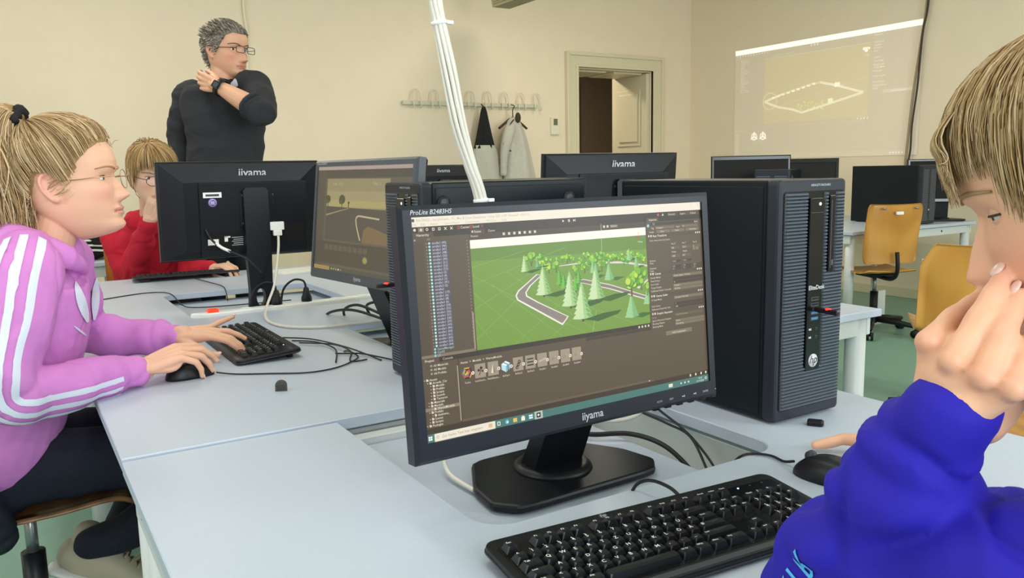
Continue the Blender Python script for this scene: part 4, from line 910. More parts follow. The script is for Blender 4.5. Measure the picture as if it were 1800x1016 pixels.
# ------------------------------------------------------------------ on the back wall: coat rack, coats, thermostat, luminaire
t = thing('coat_rack', 'pale coat rail with five hooks on the back wall', 'coat rack', (3.92, 6.97, 1.83))
MB().box(-.75, .72, -.015, .02, -.018, .018, .003).build('rail', mat('rack_metal', '#cfccb6', .35), t)
for k in range(8):
    x = -.62+k*.19
    b = MB(); b.tube(spline([(x-.038, -.022, -.045), (x-.038, -.05, -.02), (x-.038, -.03, .05), (x-.03, -.025, .10), (x, -.025, .122), (x+.03, -.025, .10), (x+.038, -.03, .05), (x+.038, -.05, -.02), (x+.038, -.022, -.045)], 5), .0055, 8); b.build('hook', mat('hook_wire', '#ddd8c4', .3), t)
def drape(prof, nth, depth, fold=.012, nf=5, seed=1):
    """hanging cloth: prof rows (z, x_centre, half_width); closed flattened tube with vertical folds"""
    vs, fs = [], []; n = nth
    for i, (z, xc, hw) in enumerate(prof):
        for k in range(n):
            a = 2*PI*k/n; d = depth*(.45+.55*min(1, hw/.15)); fo = 1+fold/d*math.sin(a*nf+seed)*min(1, i/3)
            vs.append((xc+hw*math.cos(a)*(1+.25*fold/max(hw, .02)*math.sin(a*nf*1.3)), d*math.sin(a)*fo, z))
    m_ = len(prof)
    for i in range(m_-1):
        for k in range(n): fs.append((i*n+k, (i+1)*n+k, (i+1)*n+(k+1) % n, i*n+(k+1) % n))
    fs.append(tuple(range(n))); fs.append(tuple(reversed(range((m_-1)*n, m_*n)))); return vs, fs
m_fleece = mat('grey_fleece', '#c9c4b6', .95, noise=.06, nscale=30, bump=.4, bscale=300)
m_blackcloth = mat('black_cloth', '#1b1a1d', .9, noise=.1, nscale=60, bump=.3, bscale=300)
t = thing('jacket', 'jacket with black top and grey lower part hanging on the coat rail', 'jacket', (3.97, 6.86, 1.10))
b = MB(); b.raw(*drape([(.70, -.01, .012), (.66, -.01, .03), (.55, -.01, .055), (.42, -.01, .085), (.31, -.01, .115)], 40, .05)); b.build('upper_part', m_blackcloth, t)
b = MB(); b.raw(*drape([(.34, -.01, .108), (.28, .0, .125), (.15, .01, .14), (.0, .03, .15), (-.1, .03, .15)], 40, .06, .016, 4)); b.build('lower_part', m_fleece, t)
b = MB(); b.tube([(0, 0, .69), (0, .06, .73)], .006, 6); b.build('hanging_loop', m_blackcloth, t)
t = thing('jacket', 'light grey fleece jacket on a dark hanger on the coat rail', 'jacket', (4.28, 6.85, 1.10))
b = MB(); b.raw(*drape([(.605, .0, .03), (.57, .0, .07), (.50, .01, .10), (.40, .03, .12), (.25, .05, .14), (.10, .06, .165), (-.0, .065, .185), (-.1, .065, .185)], 48, .08, .014, 5, 2)); b.build('body', m_fleece, t)
b = MB(); b.tube(spline([(-.06, -.06, .53), (-.11, -.08, .42), (-.15, -.07, .25), (-.15, -.05, .05)], 6), [.045+.012*math.sin(i*.3) for i in range(19)], 12); b.build('sleeve', m_fleece, t)
b = MB(); b.tube(spline([(-.04, -.08, .58), (-.10, -.10, .52), (-.15, -.10, .40), (-.17, -.095, .33), (-.09, -.10, .28)], 6), .007, 6); b.build('piping', mat('brown_piping', '#5a4633', .8), t)
b = MB(); b.ball((.015, -.07, .60), .030, .02, .05); b.build('collar', mat('dark_collar', '#3a3226', .8), t)
b = MB(); b.tube(spline([(-.16, 0, .50), (-.05, 0, .58), (0, 0, .60), (.05, 0, .58), (.16, 0, .50)], 5), .012, 8); b.tube(spline([(0, 0, .60), (0, 0, .68), (.02, 0, .715), (0, .03, .73)], 5), .005, 6); b.build('hanger', mat('hanger_dark', '#3b2f1c', .5), t)
t = thing('thermostat', 'white wall thermostat with small display left of the doorway', 'thermostat', (4.87, 7.0, 1.57))
b = MB(); b.box(-.05, .05, -.03, 0, -.02, .155, .004, 2); b.build('housing', mat('off_white', '#eae3cc', .5), t)
MB().box(-.025, .025, -.033, -.029, .075, .14, .002).build('display', mat('lcd_green', '#6d7450', .4), t)
t = thing('ceiling_luminaire', 'perforated grey luminaire hanging high in front of the back wall', 'lamp', (3.84, 6.31, 2.6))
LW, LL = .085, 1.6
b = MB(); b.prism([(-LW, .0), (LW, .0), (LW+.015, .07), (-LW-.015, .07)], -LL, 0, .003, 1, 'y'); b.build('housing', mat('lamp_grey', '#c2b891', .5), t)
b = MB()
for i in range(60):
    y = -LL+.02+i*.026
    for j in range(6): x = -LW+.015+j*.028; b.box(x-.007, x+.007, y, y+.010, -.002, .001)
    for z in (.018, .036, .054): b.box(-LW-.001-z*.2-.002, -LW-z*.2+.001, y, y+.012, z, z+.006)
tag(b.build('perforation', mat('lamp_slot', '#6d6448', .7), t), kind='stuff')
for y in (-.25, -LL+.25):
    b = MB(); b.cyl((0, y, .07), (0, y, .70), .004, n=6); b.build('suspension_rod', m_steel, t)
# projected editor picture on the right wall
def proj_ui():
    u = UI(1600, 900); u.rect(0, 0, 1600, 900, (62, 60, 58)); u.rect(0, 0, 1600, 40, (205, 210, 205))
    u.rect(0, 40, 1600, 60, (70, 68, 64)); F = (130, 132, 128)
    u.rect(305, 100, 1225, 618, (88, 78, 38))
    u.rect(305, 100, 1225, 104, (120, 118, 100))
    pts = [(310, 442), (480, 395), (749, 342), (822, 337), (960, 372), (1180, 444), (914, 500), (667, 551), (574, 520), (448, 494), (310, 442)]
    for a, c in zip(pts, pts[1:]):
        dash = 420 < a[0] < 800 and c[1] < 400
        u.line(*a, *c, 15, (165, 168, 150) if not dash else (120, 118, 92))
        u.line(*a, *c, 5, (118, 112, 86))
    for k in range(9): u.rect(385+k*46, 408-k*9, 412+k*46, 422-k*9, (175, 176, 160)); u.rect(396+k*46, 362-k*9, 400+k*46, 412-k*9, (70, 90, 30))
    for k in range(28): u.circ(600+random.Random(k).uniform(0, 260), 505+random.Random(k+50).uniform(-35, 30), 6, (130, 150, 30), 6)
    u.rect(945, 352, 990, 384, (170, 172, 160)); u.rect(895, 465, 935, 495, (160, 165, 130))
    for k in range(24): a, c = 2*PI*k/24, 2*PI*(k+1)/24; u.line(363+66*math.cos(a), 441+66*math.sin(a), 363+66*math.cos(c), 441+66*math.sin(c), 2.5, (165, 168, 150))
    u.line(306, 520, 1225, 330, 2, (125, 122, 95)); u.line(505, 100, 500, 500, 2, (110, 105, 80))
    u.circ(1191, 150, 14, (180, 182, 175)); u.rect(1165, 130, 1215, 136, (180, 182, 175)); u.circ(1170, 140, 7, (190, 190, 180)); u.circ(1214, 140, 7, (190, 190, 180)); u.text(1172, 190, 14, '< Persp', (160, 160, 150))
    for i in range(20): u.text(62, 92+i*13.5, 13, ('Main Camera', 'Directional Light', 'GameManager', 'straße1', 'straße2', 'Car01')[i % 6], F)
    for i in range(14): u.text(20, 690+i*13.5, 13, ('Assets', 'Materials', 'Prefabs', 'Scenes', 'Scripts')[i % 5], F)
    u.text(8, 75, 14, 'Hierarchy', F); u.text(8, 665, 14, 'Project', F); u.text(70, 665, 14, 'Console', F); u.text(150, 690, 13, 'Assets > Scenes', F)
    for i in range(12): u.circ(25+i*28, 52, 6, (140, 142, 136), 6); u.circ(395+i*17, 86, 5, (120, 122, 116), 6)
    for i in range(3): u.circ(735+i*28, 52, 7, (150, 152, 146), 6)
    for i, (y, t) in enumerate(((60, 'Inspector'), (110, 'Transform'), (130, 'Position'), (150, 'Rotation'), (170, 'Scale'), (215, 'Camera'), (240, 'Clear Flags'), (265, 'Background'), (285, 'Culling Mask'), (310, 'Projection'), (345, 'Audio Listener'), (385, 'Field of View'), (410, 'Clipping Planes'), (430, 'Depth'))):
        u.text(1250, y, 17, t, (150, 152, 148))
        if y > 100: u.text(1420, y, 13, 'X 0     Y 1     Z -10', (105, 107, 103))
    u.rect(1330, 440, 1560, 462, (100, 100, 96)); u.text(1445, 457, 16, 'Add Component', (160, 160, 152), 'CENTER')
    for cx in (214, 302):
        cy = 716; u.poly([(cx+42*math.cos(a), cy-42*math.sin(a)) for a in [PI/2+k*2*PI/3 for k in range(3)]], (185, 188, 184)); u.circ(cx, cy, 30, (185, 188, 184))
        for k in range(3):
            a = PI/2+k*2*PI/3; a2 = a+2*PI/3
            u.poly([(cx+7*math.cos(a+PI/3), cy-7*math.sin(a+PI/3)), (cx+27*math.cos(a+.25), cy-27*math.sin(a+.25)), (cx+27*math.cos(a2-.25), cy-27*math.sin(a2-.25))], (78, 76, 72))
        u.text(cx, cy+60, 13, 'Scene', F, 'CENTER')
    u.rect(150, 830, 1225, 834, (90, 88, 84)); u.rect(0, 640, 1225, 644, (92, 90, 86)); u.rect(1222, 60, 1225, 860, (78, 76, 72))
    u.rect(0, 862, 1600, 900, (72, 72, 66)); u.text(8, 885, 16, 'Zur Suche Text hier eingeben', (120, 120, 114))
    for i in range(5): u.circ(1405+i*22, 880, 7, (150, 150, 142), 6)
    for i in range(4): u.circ(1145+i*26, 628, 6, (160, 160, 150), 6)
    return u
t = thing('projected_picture', 'faint projected editor picture with race track loop on the right wall', 'projection', (6.766, 5.272, 1.262), math.radians(-90))
mpj = screen_mat('projected_light', .95)
mpj.node_tree.nodes['Principled BSDF'].inputs['Base Color'].default_value = S('#f0e0c5'); mpj.node_tree.nodes['Principled BSDF'].inputs['Roughness'].default_value = .85
proj_ui().build('projected_image', mpj, t, 2.105, 1.14, Matrix.Identity(4), .003)

# ------------------------------------------------------------------ chairs
m_wood = wood('orange_plywood', '#cf9440', '#bd8233', 9); m_wedge = mat('plywood_edge', '#b9854a', .5)
def shell(prof, W, th, seg=10, taper=None, bow=.0):
    """bent plywood: prof = list of (y,z) from back top to seat front; returns verts, faces"""
    P = [Vector((0, y, z)) for y, z in prof]; P = spline(P, 6); n = len(P); vs, fs = [], []; m_ = seg+1
    for side in (0, 1):
        for i, p in enumerate(P):
            t_ = (P[min(i+1, n-1)]-P[max(i-1, 0)]).normalized(); nr = Vector((0, -t_.z, t_.y))
            s_ = i/(n-1); hw = W/2*(taper(s_) if taper else 1)
            for k in range(m_):
                u = -1+2*k/seg; q = p+nr*(th*side)+nr*(bow*u*u); vs.append((u*hw, q.y, q.z))
    for side in (0, 1):
        o = side*n*m_
        for i in range(n-1):
            for k in range(seg):
                f = (o+i*m_+k, o+i*m_+k+1, o+(i+1)*m_+k+1, o+(i+1)*m_+k); fs.append(f if side else tuple(reversed(f)))
    o = n*m_
    for i in range(n-1):
        fs.append((i*m_, (i+1)*m_, o+(i+1)*m_, o+i*m_)); fs.append((o+i*m_+seg, o+(i+1)*m_+seg, (i+1)*m_+seg, i*m_+seg))
    for k in range(seg):
        fs.append((k+1, k, o+k, o+k+1)); e = (n-1)*m_; fs.append((e+k, e+k+1, o+e+k+1, o+e+k))
    return vs, fs
def chair(label, loc, rotz, onepiece=False, sticker=False, seatz=.46, seatmat=None, name='swivel_chair'):
    """sitter faces local +y"""
    t = thing(name, label, 'chair', loc, rotz, 'wooden swivel chairs'); wm = seatmat or m_wood
    rt = lambda s_: min(1, (.72+.28*min(1, s_/.12)))*(1 if s_ < .9 else 1-(s_-.9)*1.2)
    if onepiece:
        b = MB(); b.raw(*shell([(-.22, .42), (-.205, .32), (-.18, .20), (-.165, .09), (-.135, .02), (-.06, -.005), (.08, .0), (.20, .012), (.245, -.01)], .42, .011, 12, rt, .035)); b.build('seat_shell', wm, t, (0, 0, seatz))
    else:
        b = MB(); b.raw(*shell([(-.235, .48), (-.225, .40), (-.20, .26), (-.19, .14), (-.195, .08)], .41, .011, 12, lambda s_: 1-.10*abs(2*s_-1)**6-.02*s_, .03)); bk = b.build('backrest', wm, t, (0, 0, seatz))
        if sticker: MB().box(-.035, .015, -.264, -.262+.01, .415, .435).build('white_sticker', m_white, bk)
        for sx in (-1, 1):
            b = MB(); b.cyl((sx*.12, -.262, .455), (sx*.12, -.240, .455), .008, n=10); b.build('screw', m_steel, bk)
        b = MB(); b.raw(*shell([(-.20, .02), (-.12, .0), (.05, .0), (.17, .008), (.215, -.015)], .40, .012, 12, lambda s_: 1-.12*abs(2*s_-1)**5, .008)); b.build('seat', wm, t, (0, 0, seatz))
        b = MB(); b.tube(spline([(0, .02, seatz-.025), (0, -.18, seatz-.03), (0, -.245, seatz+.03), (0, -.235, seatz+.16)], 6), .014, 8); b.build('back_support', m_black, t)
    b = MB(); b.box(-.09, .09, -.10, .10, seatz-.03, seatz-.004, .005); b.build('seat_mount', m_black, t)
    b = MB(); b.cyl((0, 0, .28), (0, 0, seatz-.02), .014, n=16); b.build('gas_column', m_steel, t)
    b = MB(); b.cyl((0, 0, .075), (0, 0, .30), .027, n=20); b.build('column_sleeve', m_black, t)
    for k in range(5):
        a = 2*PI*k/5+.3; d = Vector((math.cos(a), math.sin(a), 0)); s_ = Vector((-d.y, d.x, 0))
        b = MB(); b.tube([d*.02+Vector((0, 0, .105)), d*.16+Vector((0, 0, .095)), d*.30+Vector((0, 0, .078))], [.024, .021, .015], 8); b.build('base_arm', m_black, t)
        b = MB(); p = d*.29
        for q in (-1, 1): b.cyl(p+s_*q*.006+Vector((0, 0, .028)), p+s_*q*.022+Vector((0, 0, .028)), .0275, n=16)
        b.cyl(p+Vector((0, 0, .03)), p+Vector((0, 0, .085)), .007, n=8); b.build('castor', m_black, t)
    return t
chair('orange plywood chair with white sticker, right of the near tower', (5.18, 3.50, 0), math.radians(-22), sticker=True, seatz=.44)
chair('bent plywood chair seen from behind, left of the nose of the boy in blue', (3.60, 1.98, 0), math.radians(-52), onepiece=True, seatz=.43)
chair('plywood chair partly hidden by the cuff of the boy in blue', (2.26, 1.08, 0), math.radians(60), seatz=.47)
CH4 = chair('dark wooden chair the girl in pink sits on', (-.02, 2.235, 0), -PI/2, seatz=.44, seatmat=wood('brown_plywood', '#8a5a30', '#6d4523', 9))
CH5 = chair('chair of the boy in red, hidden behind his desk', (.62, 4.55, 0), PI, seatz=.45)
CH6 = chair('chair the boy in blue sits on', (.85, .10, 0), math.radians(20), seatz=.45)
# side frame and holder panel of the far desk by the orange chair
hp_ = MB(); hp_.box(5.33-5.725, 5.47-5.725, 3.60-4.215, 3.62-4.215, .02, .27, .004); hp_.build('holder_panel', m_edge, dF)
hp_ = MB(); hp_.box(5.31-5.725, 5.34-5.725, 3.59-4.215, 3.62-4.215, .02, .70, .004); hp_.build('holder_post', m_frame, dF)
# black bag with white stripes on the desk behind the boy in red
t = thing('sports_bag', 'black sports bag with white stripes lying behind the boy in red', 'bag', (.41, 5.40, .73), math.radians(20))
b = MB(); n, m_ = 20, 10; vs, fs = [], []
for i in range(m_+1):
    a = i/m_*PI; rr = math.sin(a)**.35 if 0 < i < m_ else .02; x = -.26+.52*(i/m_)
    for k in range(n):
        an = 2*PI*k/n; c, s_ = math.cos(an), math.sin(an); vs.append((x, .15*rr*c*(1+.05*math.sin(9*x*10)), .115+.12*rr*(s_ if s_ > 0 else s_*.95)+.012*math.sin(x*23+c*3)*rr))
for i in range(m_):
    for k in range(n): fs.append((i*n+k, i*n+(k+1) % n, (i+1)*n+(k+1) % n, (i+1)*n+k))
b.raw(vs, fs); b.build('bag_body', m_blackcloth, t)
for k in range(3):
    b = MB(); b.tube([(-.2+.04*q, -.146-.006*math.sin(q), .055+k*.028+.01*math.sin(q*.6)) for q in range(11)], .007, 6); b.build('white_stripe', m_white, t)
b = MB(); b.tube(spline([(-.15, 0, .22), (-.08, -.05, .32), (.02, -.07, .34), (.10, -.03, .24)], 6), .010, 6); b.build('strap', m_blackcloth, t)
# ------------------------------------------------------------------ people: toolkit
from mathutils import noise as MN
def az_dir(a): a = math.radians(a); return Vector((math.sin(a), math.cos(a), 0))
def loft(pts, n=20, ref=(0, 0, 1), sub=5, fold=0, nf=6, ph=0, ang=None, off=0, cap=True, s0=0, s1=1):
    """pts: (pos, ra, rb): ra along the reference direction, rb across. ang=(a0,a1): open strip of the surface only"""
    ctr = spline([p[0] for p in pts], sub); ra = spline([(p[1], p[2], 0) for p in pts], sub); m = len(ctr)
    vs, fs = [], []; ref = Vector(ref); u0 = None; rings = []
    for i in range(m):
        t = (ctr[min(i+1, m-1)]-ctr[max(i-1, 0)]).normalized()
        base = ref if u0 is None else u0
        u = base-t*base.dot(t)
        if u.length < 1e-4: u = t.orthogonal()
        u.normalize(); u0 = u if u0 is not None else u; u0 = u; v = t.cross(u); rings.append((ctr[i], t, u, v, ra[i].x, ra[i].y, i/(m-1)))
    if ang is None and cap:
        c, t, u, v, a, b, s = rings[0]; pre = []
        for k in (80, 55, 28): q = math.radians(k); pre.append((c-t*min(a, b)*math.sin(q)*.8, t, u, v, a*math.cos(q), b*math.cos(q), 0))
        c, t, u, v, a, b, s = rings[-1]; post = []
        for k in (28, 55, 80): q = math.radians(k); post.append((c+t*min(a, b)*math.sin(q)*.8, t, u, v, a*math.cos(q), b*math.cos(q), 1))
        rings = pre+rings+post
    if ang: rings = [r for r in rings if s0 <= r[6] <= s1]
    for (c, t, u, v, a, b, s) in rings:
        for k in range(n if ang is None else n+1):
            th = 2*PI*k/n if ang is None else math.radians(ang[0]+(ang[1]-ang[0])*k/n)
            f = 1+(fold*math.sin(2*PI*nf*s+1.7*math.sin(th+ph)+ph) if fold else 0)
            vs.append(c+u*math.cos(th)*(a*f+off)+v*math.sin(th)*(b*f+off))
    m = len(rings)
    if ang is None:
        for i in range(m-1):
            for k in range(n): fs.append((i*n+k, i*n+(k+1) % n, (i+1)*n+(k+1) % n, (i+1)*n+k))
        fs.append(tuple(reversed(range(n)))); fs.append(tuple(range((m-1)*n, m*n)))
    else:
        w_ = n+1
        for i in range(m-1):
            for k in range(n): fs.append((i*w_+k, i*w_+k+1, (i+1)*w_+k+1, (i+1)*w_+k))
    return vs, fs
def ell(c, r, mx=None, n=20, m=14):
    b2 = bmesh.new(); bmesh.ops.create_uvsphere(b2, u_segments=n, v_segments=m, radius=1); b2.verts.index_update()
    M_ = (mx or Matrix.Identity(3)); vs = [Vector(c)+M_@Vector((v.co.x*r[0], v.co.y*r[1], v.co.z*r[2])) for v in b2.verts]
    fs = [tuple(v.index for v in f.verts) for f in b2.faces]; b2.free(); return vs, fs
def fuse(parts, voxel, smooth=4, ns=None):
    bm = bmesh.new()
    for vs, fs in parts:
        q = [bm.verts.new(v) for v in vs]
        for f in fs:
            try: bm.faces.new([q[i] for i in f])
            except ValueError: pass
    bmesh.ops.recalc_face_normals(bm, faces=bm.faces[:])
    me = bpy.data.meshes.new('f'); bm.to_mesh(me); bm.free(); o = put('f', me)
    md = o.modifiers.new('r', 'REMESH'); md.mode = 'VOXEL'; md.voxel_size = voxel; md.use_smooth_shade = True
    if smooth: m2 = o.modifiers.new('s', 'SMOOTH'); m2.factor = .5; m2.iterations = smooth
    dg = bpy.context.evaluated_depsgraph_get(); r = bpy.data.meshes.new_from_object(o.evaluated_get(dg))
    bpy.data.objects.remove(o); bpy.data.meshes.remove(me)
    return r
def crease(me, amp, freq, seed=0, stretch=(1, 1, 1), val=0):
    n = len(me.vertices); co = np.empty(n*3); me.vertices.foreach_get('co', co); co = co.reshape(-1, 3)
    no = np.array([tuple(v.normal) for v in me.vertices])
    d = np.array([1-2*abs(MN.noise(Vector((p[0]*freq*stretch[0]+seed, p[1]*freq*stretch[1], p[2]*freq*stretch[2]))))-.4+.5*MN.noise(Vector((p[0]*freq*.4+seed, p[1]*freq*.4, p[2]*freq*.4))) for p in co])
    if val: d = d*amp-val*np.array([math.exp(-(MN.noise(Vector((p[0]*freq*.75*stretch[0]+seed*3.1, p[1]*freq*.75*stretch[1]+5, p[2]*freq*.75*stretch[2])))/.075)**2) for p in co])
    else: d = d*amp
    co += no*d[:, None]; me.vertices.foreach_set('co', co.ravel()); me.update()
def setcol(me, cols):
    a = me.color_attributes.new('Col', 'FLOAT_COLOR', 'POINT'); c = np.ones((len(me.vertices), 4)); c[:, :3] = cols; a.data.foreach_set('color', c.ravel())
# ---- head
_Z = [-.53, -.50, -.47, -.44, -.40, -.37, -.33, -.29, -.24, -.20, -.10, 0, .05, .09, .15, .25, .33, .40, .45, .48, .5]
_F = [.10, .28, .345, .368, .366, .357, .362, .368, .366, .364, .368, .362, .382, .395, .402, .385, .345, .285, .215, .14, .0]
_B = [.0, .03, .06, .10, .16, .20, .25, .29, .32, .345, .39, .425, .438, .445, .452, .445, .41, .335, .26, .17, 0]
_W = [.05, .115, .15, .178, .208, .225, .245, .262, .28, .288, .305, .315, .318, .322, .33, .332, .312, .255, .195, .125, 0]
_N = 2060; _zz = np.linspace(-.53, .5, _N+1); _FT, _BT, _WT = [list(map(float, np.interp(_zz, _Z, q))) for q in (_F, _B, _W)]
def head_pt(th, z, full=True, P={}):
    i_ = int(min(max((z+.53)/1.03, 0), 1)*_N+.5); f, b, w = _FT[i_], _BT[i_], _WT[i_]*P.get('wide', 1)
    s, c = math.sin(th), math.cos(th); x = w*math.copysign(abs(s)**.88, s); y = (f if c > 0 else b)*math.copysign(abs(c)**.92, c)
    if full and c > 0:
        g = lambda d, sg: math.exp(-(d/sg)**2)
        ax = abs(x); nl = P.get('nose', 1); nt_ = P.get('ntip', -.195)
        # nose
        if -.27 < z < .05:
            if z > nt_: h = .128*nl*max(0, (.03-z)/(.03-nt_))**1.15
            else: h = .128*nl*max(0, 1-((nt_-z)/.062)**1.6)
            sg = .030+.030*min(1, max(0, (.02-z)/.2))
            y += h*math.exp(-(ax/sg)**2.4)
            y += .030*nl*g(z-nt_+.010, .032)*g(ax-.055, .026)
        y -= .036*g(ax-.145, .075)*g(z+.0, .050)
        y -= .012*g(ax-.05, .03)*g(z-.01, .05)
        y += .014*g(ax-.13, .09)*g(z-.072, .028)
        y += .016*g(ax-.19, .09)*g(z+.12, .08)
        lp = math.exp(-(ax/.105)**4)
        y += lp*(.022*g(z+.283, .018)+.024*g(z+.330, .019)-.016*g(z+.306, .007)+.006*g(z+.305, .06))
        y -= .010*g(ax-.115, .03)*g(z+.306, .03)
        y += .018*g(ax, .13)*g(z+.435, .042)
        y -= .010*g(ax, .03)*g(z+.25, .018)
    return Vector((x, y, z))
def head_geo(P={}, nz=120, nt=140):
    zs = [-.53+1.03*(1-math.cos(PI*(i+.6)/(nz+.2)))/2 for i in range(nz)]
    zs = [-.53+1.028*((i+.3)/nz*.7+.3*(1-math.cos(PI*(i+.3)/nz))/2) for i in range(nz)]
    vs = [head_pt(2*PI*k/nt, z, True, P) for z in zs for k in range(nt)]; fs = []
    for i in range(nz-1):
        for k in range(nt): fs.append((i*nt+k, i*nt+(k+1) % nt, (i+1)*nt+(k+1) % nt, (i+1)*nt+k))
    fs.append(tuple(reversed(range(nt)))); fs.append(tuple(range((nz-1)*nt, nz*nt)))
    return vs, fs
def ear_geo(sx):
    out = []
    pts = [(.0, .02, .075), (.014, -.035, .12), (.03, -.085, .105), (.034, -.105, .045), (.026, -.09, -.03), (.012, -.055, -.09), (.004, -.015, -.125), (.0, .012, -.10)]
    ctr = Vector((.300, -.055, -.035))
    P_ = [(ctr+Vector((p[0]*1.5, p[1], p[2])), .017, .017) for p in pts]
    P_ = [(Vector((sx*p[0].x, p[0].y, p[0].z)), p[1], p[2]) for p in P_]
    out.append(loft(P_, 8, (sx, 0, 0), 4))
    pts = [(.012, -.01, .06), (.022, -.055, .07), (.024, -.068, .02), (.016, -.05, -.035)]
    out.append(loft([(Vector((sx*(ctr.x+p[0]*1.3), ctr.y+p[1], ctr.z+p[2])), .010, .012) for p in pts], 8, (sx, 0, 0), 4))
    out.append(ell((sx*(ctr.x+.008), ctr.y-.045, ctr.z), (.02, .055, .10))); out.append(ell((sx*(ctr.x+.015), ctr.y-.005, ctr.z-.105), (.018, .026, .036)))
    out.append(ell((sx*(ctr.x+.01), ctr.y+.02, ctr.z-.01), (.016, .014, .025)))
    return out
def head_matrix(c, az, pitch, roll, H):
    R_ = Matrix.Rotation(math.radians(-az), 4, 'Z')@Matrix.Rotation(math.radians(roll), 4, 'Y')@Matrix.Rotation(math.radians(-pitch), 4, 'X')
    return Matrix.Translation(Vector(c))@R_@Matrix.Scale(H, 4)
def xf(parts, mx): return [([mx@Vector(v) for v in vs], fs) for vs, fs in parts]
def skin_cols(me, HM, skin, lip, blush, seed=0):
    n = len(me.vertices); co = np.empty(n*3); me.vertices.foreach_get('co', co); co = co.reshape(-1, 3)
    I = np.array(HM.inverted()); L = co@I[:3, :3].T+I[:3, 3]; x, y, z = np.abs(L[:, 0]), L[:, 1], L[:, 2]
    c = np.tile(np.array(S(skin)[:3]), (n, 1))
    def mix(k, col): k = np.clip(k, 0, 1)[:, None]; return c*(1-k)+np.array(S(col)[:3])*k
    hd = (z > -.55) & (z < .6) & (y > 0) & (x < .4)
    c = mix(.55*np.exp(-((x-.2)/.1)**2-((z+.15)/.09)**2)*hd, blush)
    c = mix(.5*np.exp(-(x/.07)**2-((z+.2)/.05)**2)*hd*(y > .38), blush)
    lm = (np.abs(z+.306) < .040*np.sqrt(np.clip(1-(x/.125)**2, 0, 1)))*(y > .30)*(x < .12)*hd
    c = mix(.8*lm, lip); c = mix(.75*(np.abs(z+.306) < .005)*(x < .11)*(y > .3)*hd, '#8a4a42')
    er = (x > .29)*(np.abs(z+.035) < .16)*(y > -.2)*(y < .02); c = mix(.45*er, blush)
    setcol(me, c)
def face_parts(person, HM, skinm, iris='#5b4a3a', brow='#8a6a45', gaze=(0, 0), lidu=22, lidl=-24, brow_r=.008):
    m_eye = mat('eye_white', '#efe8e2', .25); m_iris = mat('iris_'+iris, iris, .2); m_pup = mat('pupil', '#0a0808', .2); m_lash = mat('lash', '#3a2a22', .6)
    for sx in (-1, 1):
        ec = Vector((sx*.143, .250, .0)); r = .060
        b = MB(); b.raw(*xf([ell(ec, (r, r, r))], HM)[0]); eye = b.build('eyeball', m_eye, person)
        gd = Vector((gaze[0], 1, gaze[1])).normalized(); q = gd.to_track_quat('Y', 'Z').to_matrix()
        for rr, lift, mm, nm in ((.027, .0015, m_iris, 'iris'), (.013, .0025, m_pup, 'pupil')):
            b = MB(); vs = [ec+q@Vector((rr*k/3*math.cos(a), math.sqrt(r*r-(rr*k/3)**2)+lift, rr*k/3*math.sin(a))) for k in range(1, 4) for a in [2*PI*j/16 for j in range(16)]]
            fs = [tuple(range(16))]+[(i*16+j, i*16+(j+1) % 16, (i+1)*16+(j+1) % 16, (i+1)*16+j) for i in range(2) for j in range(16)]
            b.raw([HM@v for v in vs], fs); b.build(nm, mm, eye)
        for (e0, e1) in ((lidu, 100), (lidl, -95)):
            vs, fs = [], []; rl = .066
            for i in range(9):
                for j in range(17):
                    a = math.radians(-85+170*j/16); e = math.radians(e0*math.cos(a*.85)+(e1-e0*math.cos(a*.85))*i/8)
                    vs.append(HM@(ec+Vector((rl*math.sin(a)*math.cos(e), rl*math.cos(a)*math.cos(e), rl*math.sin(e)))))
            for i in range(8):
                for j in range(16): fs.append((i*17+j, i*17+j+1, (i+1)*17+j+1, (i+1)*17+j))
            b = MB(); b.raw(vs, fs); l_ = b.build('eyelid', skinm, person)
            setcol(l_.data, np.tile(np.array(S(FACE['skin'])[:3])*.93, (len(vs), 1)))
            if e0 > 0:
                b = MB(); b.tube([HM@(ec+Vector((.068*math.sin(a)*math.cos(e), .068*math.cos(a)*math.cos(e), .068*math.sin(e)))) for a, e in [(math.radians(-70+140*j/10), math.radians((e0-2)*math.cos(math.radians(-70+140*j/10)*.85))) for j in range(11)]], .0045*HM.to_scale().x, 6); b.build('eyelash', m_lash, l_)
        b = MB(); pts = []
        for j in range(9):
            t_ = j/8; x = sx*(.055+.20*t_); z = .068+.035*math.sin(t_*PI*.75)-.012*t_; th = math.asin(min(.98, abs(x)/.33)**1.1); p = head_pt(th if x > 0 else -th, z); p.x = x; pts.append(HM@(p+Vector((0, .006, 0))))
        b.tube(pts, [brow_r*HM.to_scale().x*(.6+.8*math.sin(PI*(j+1.2)/10.2)) for j in range(9)], 6); b.build('eyebrow', mat('brow_'+brow, brow, .8), person)
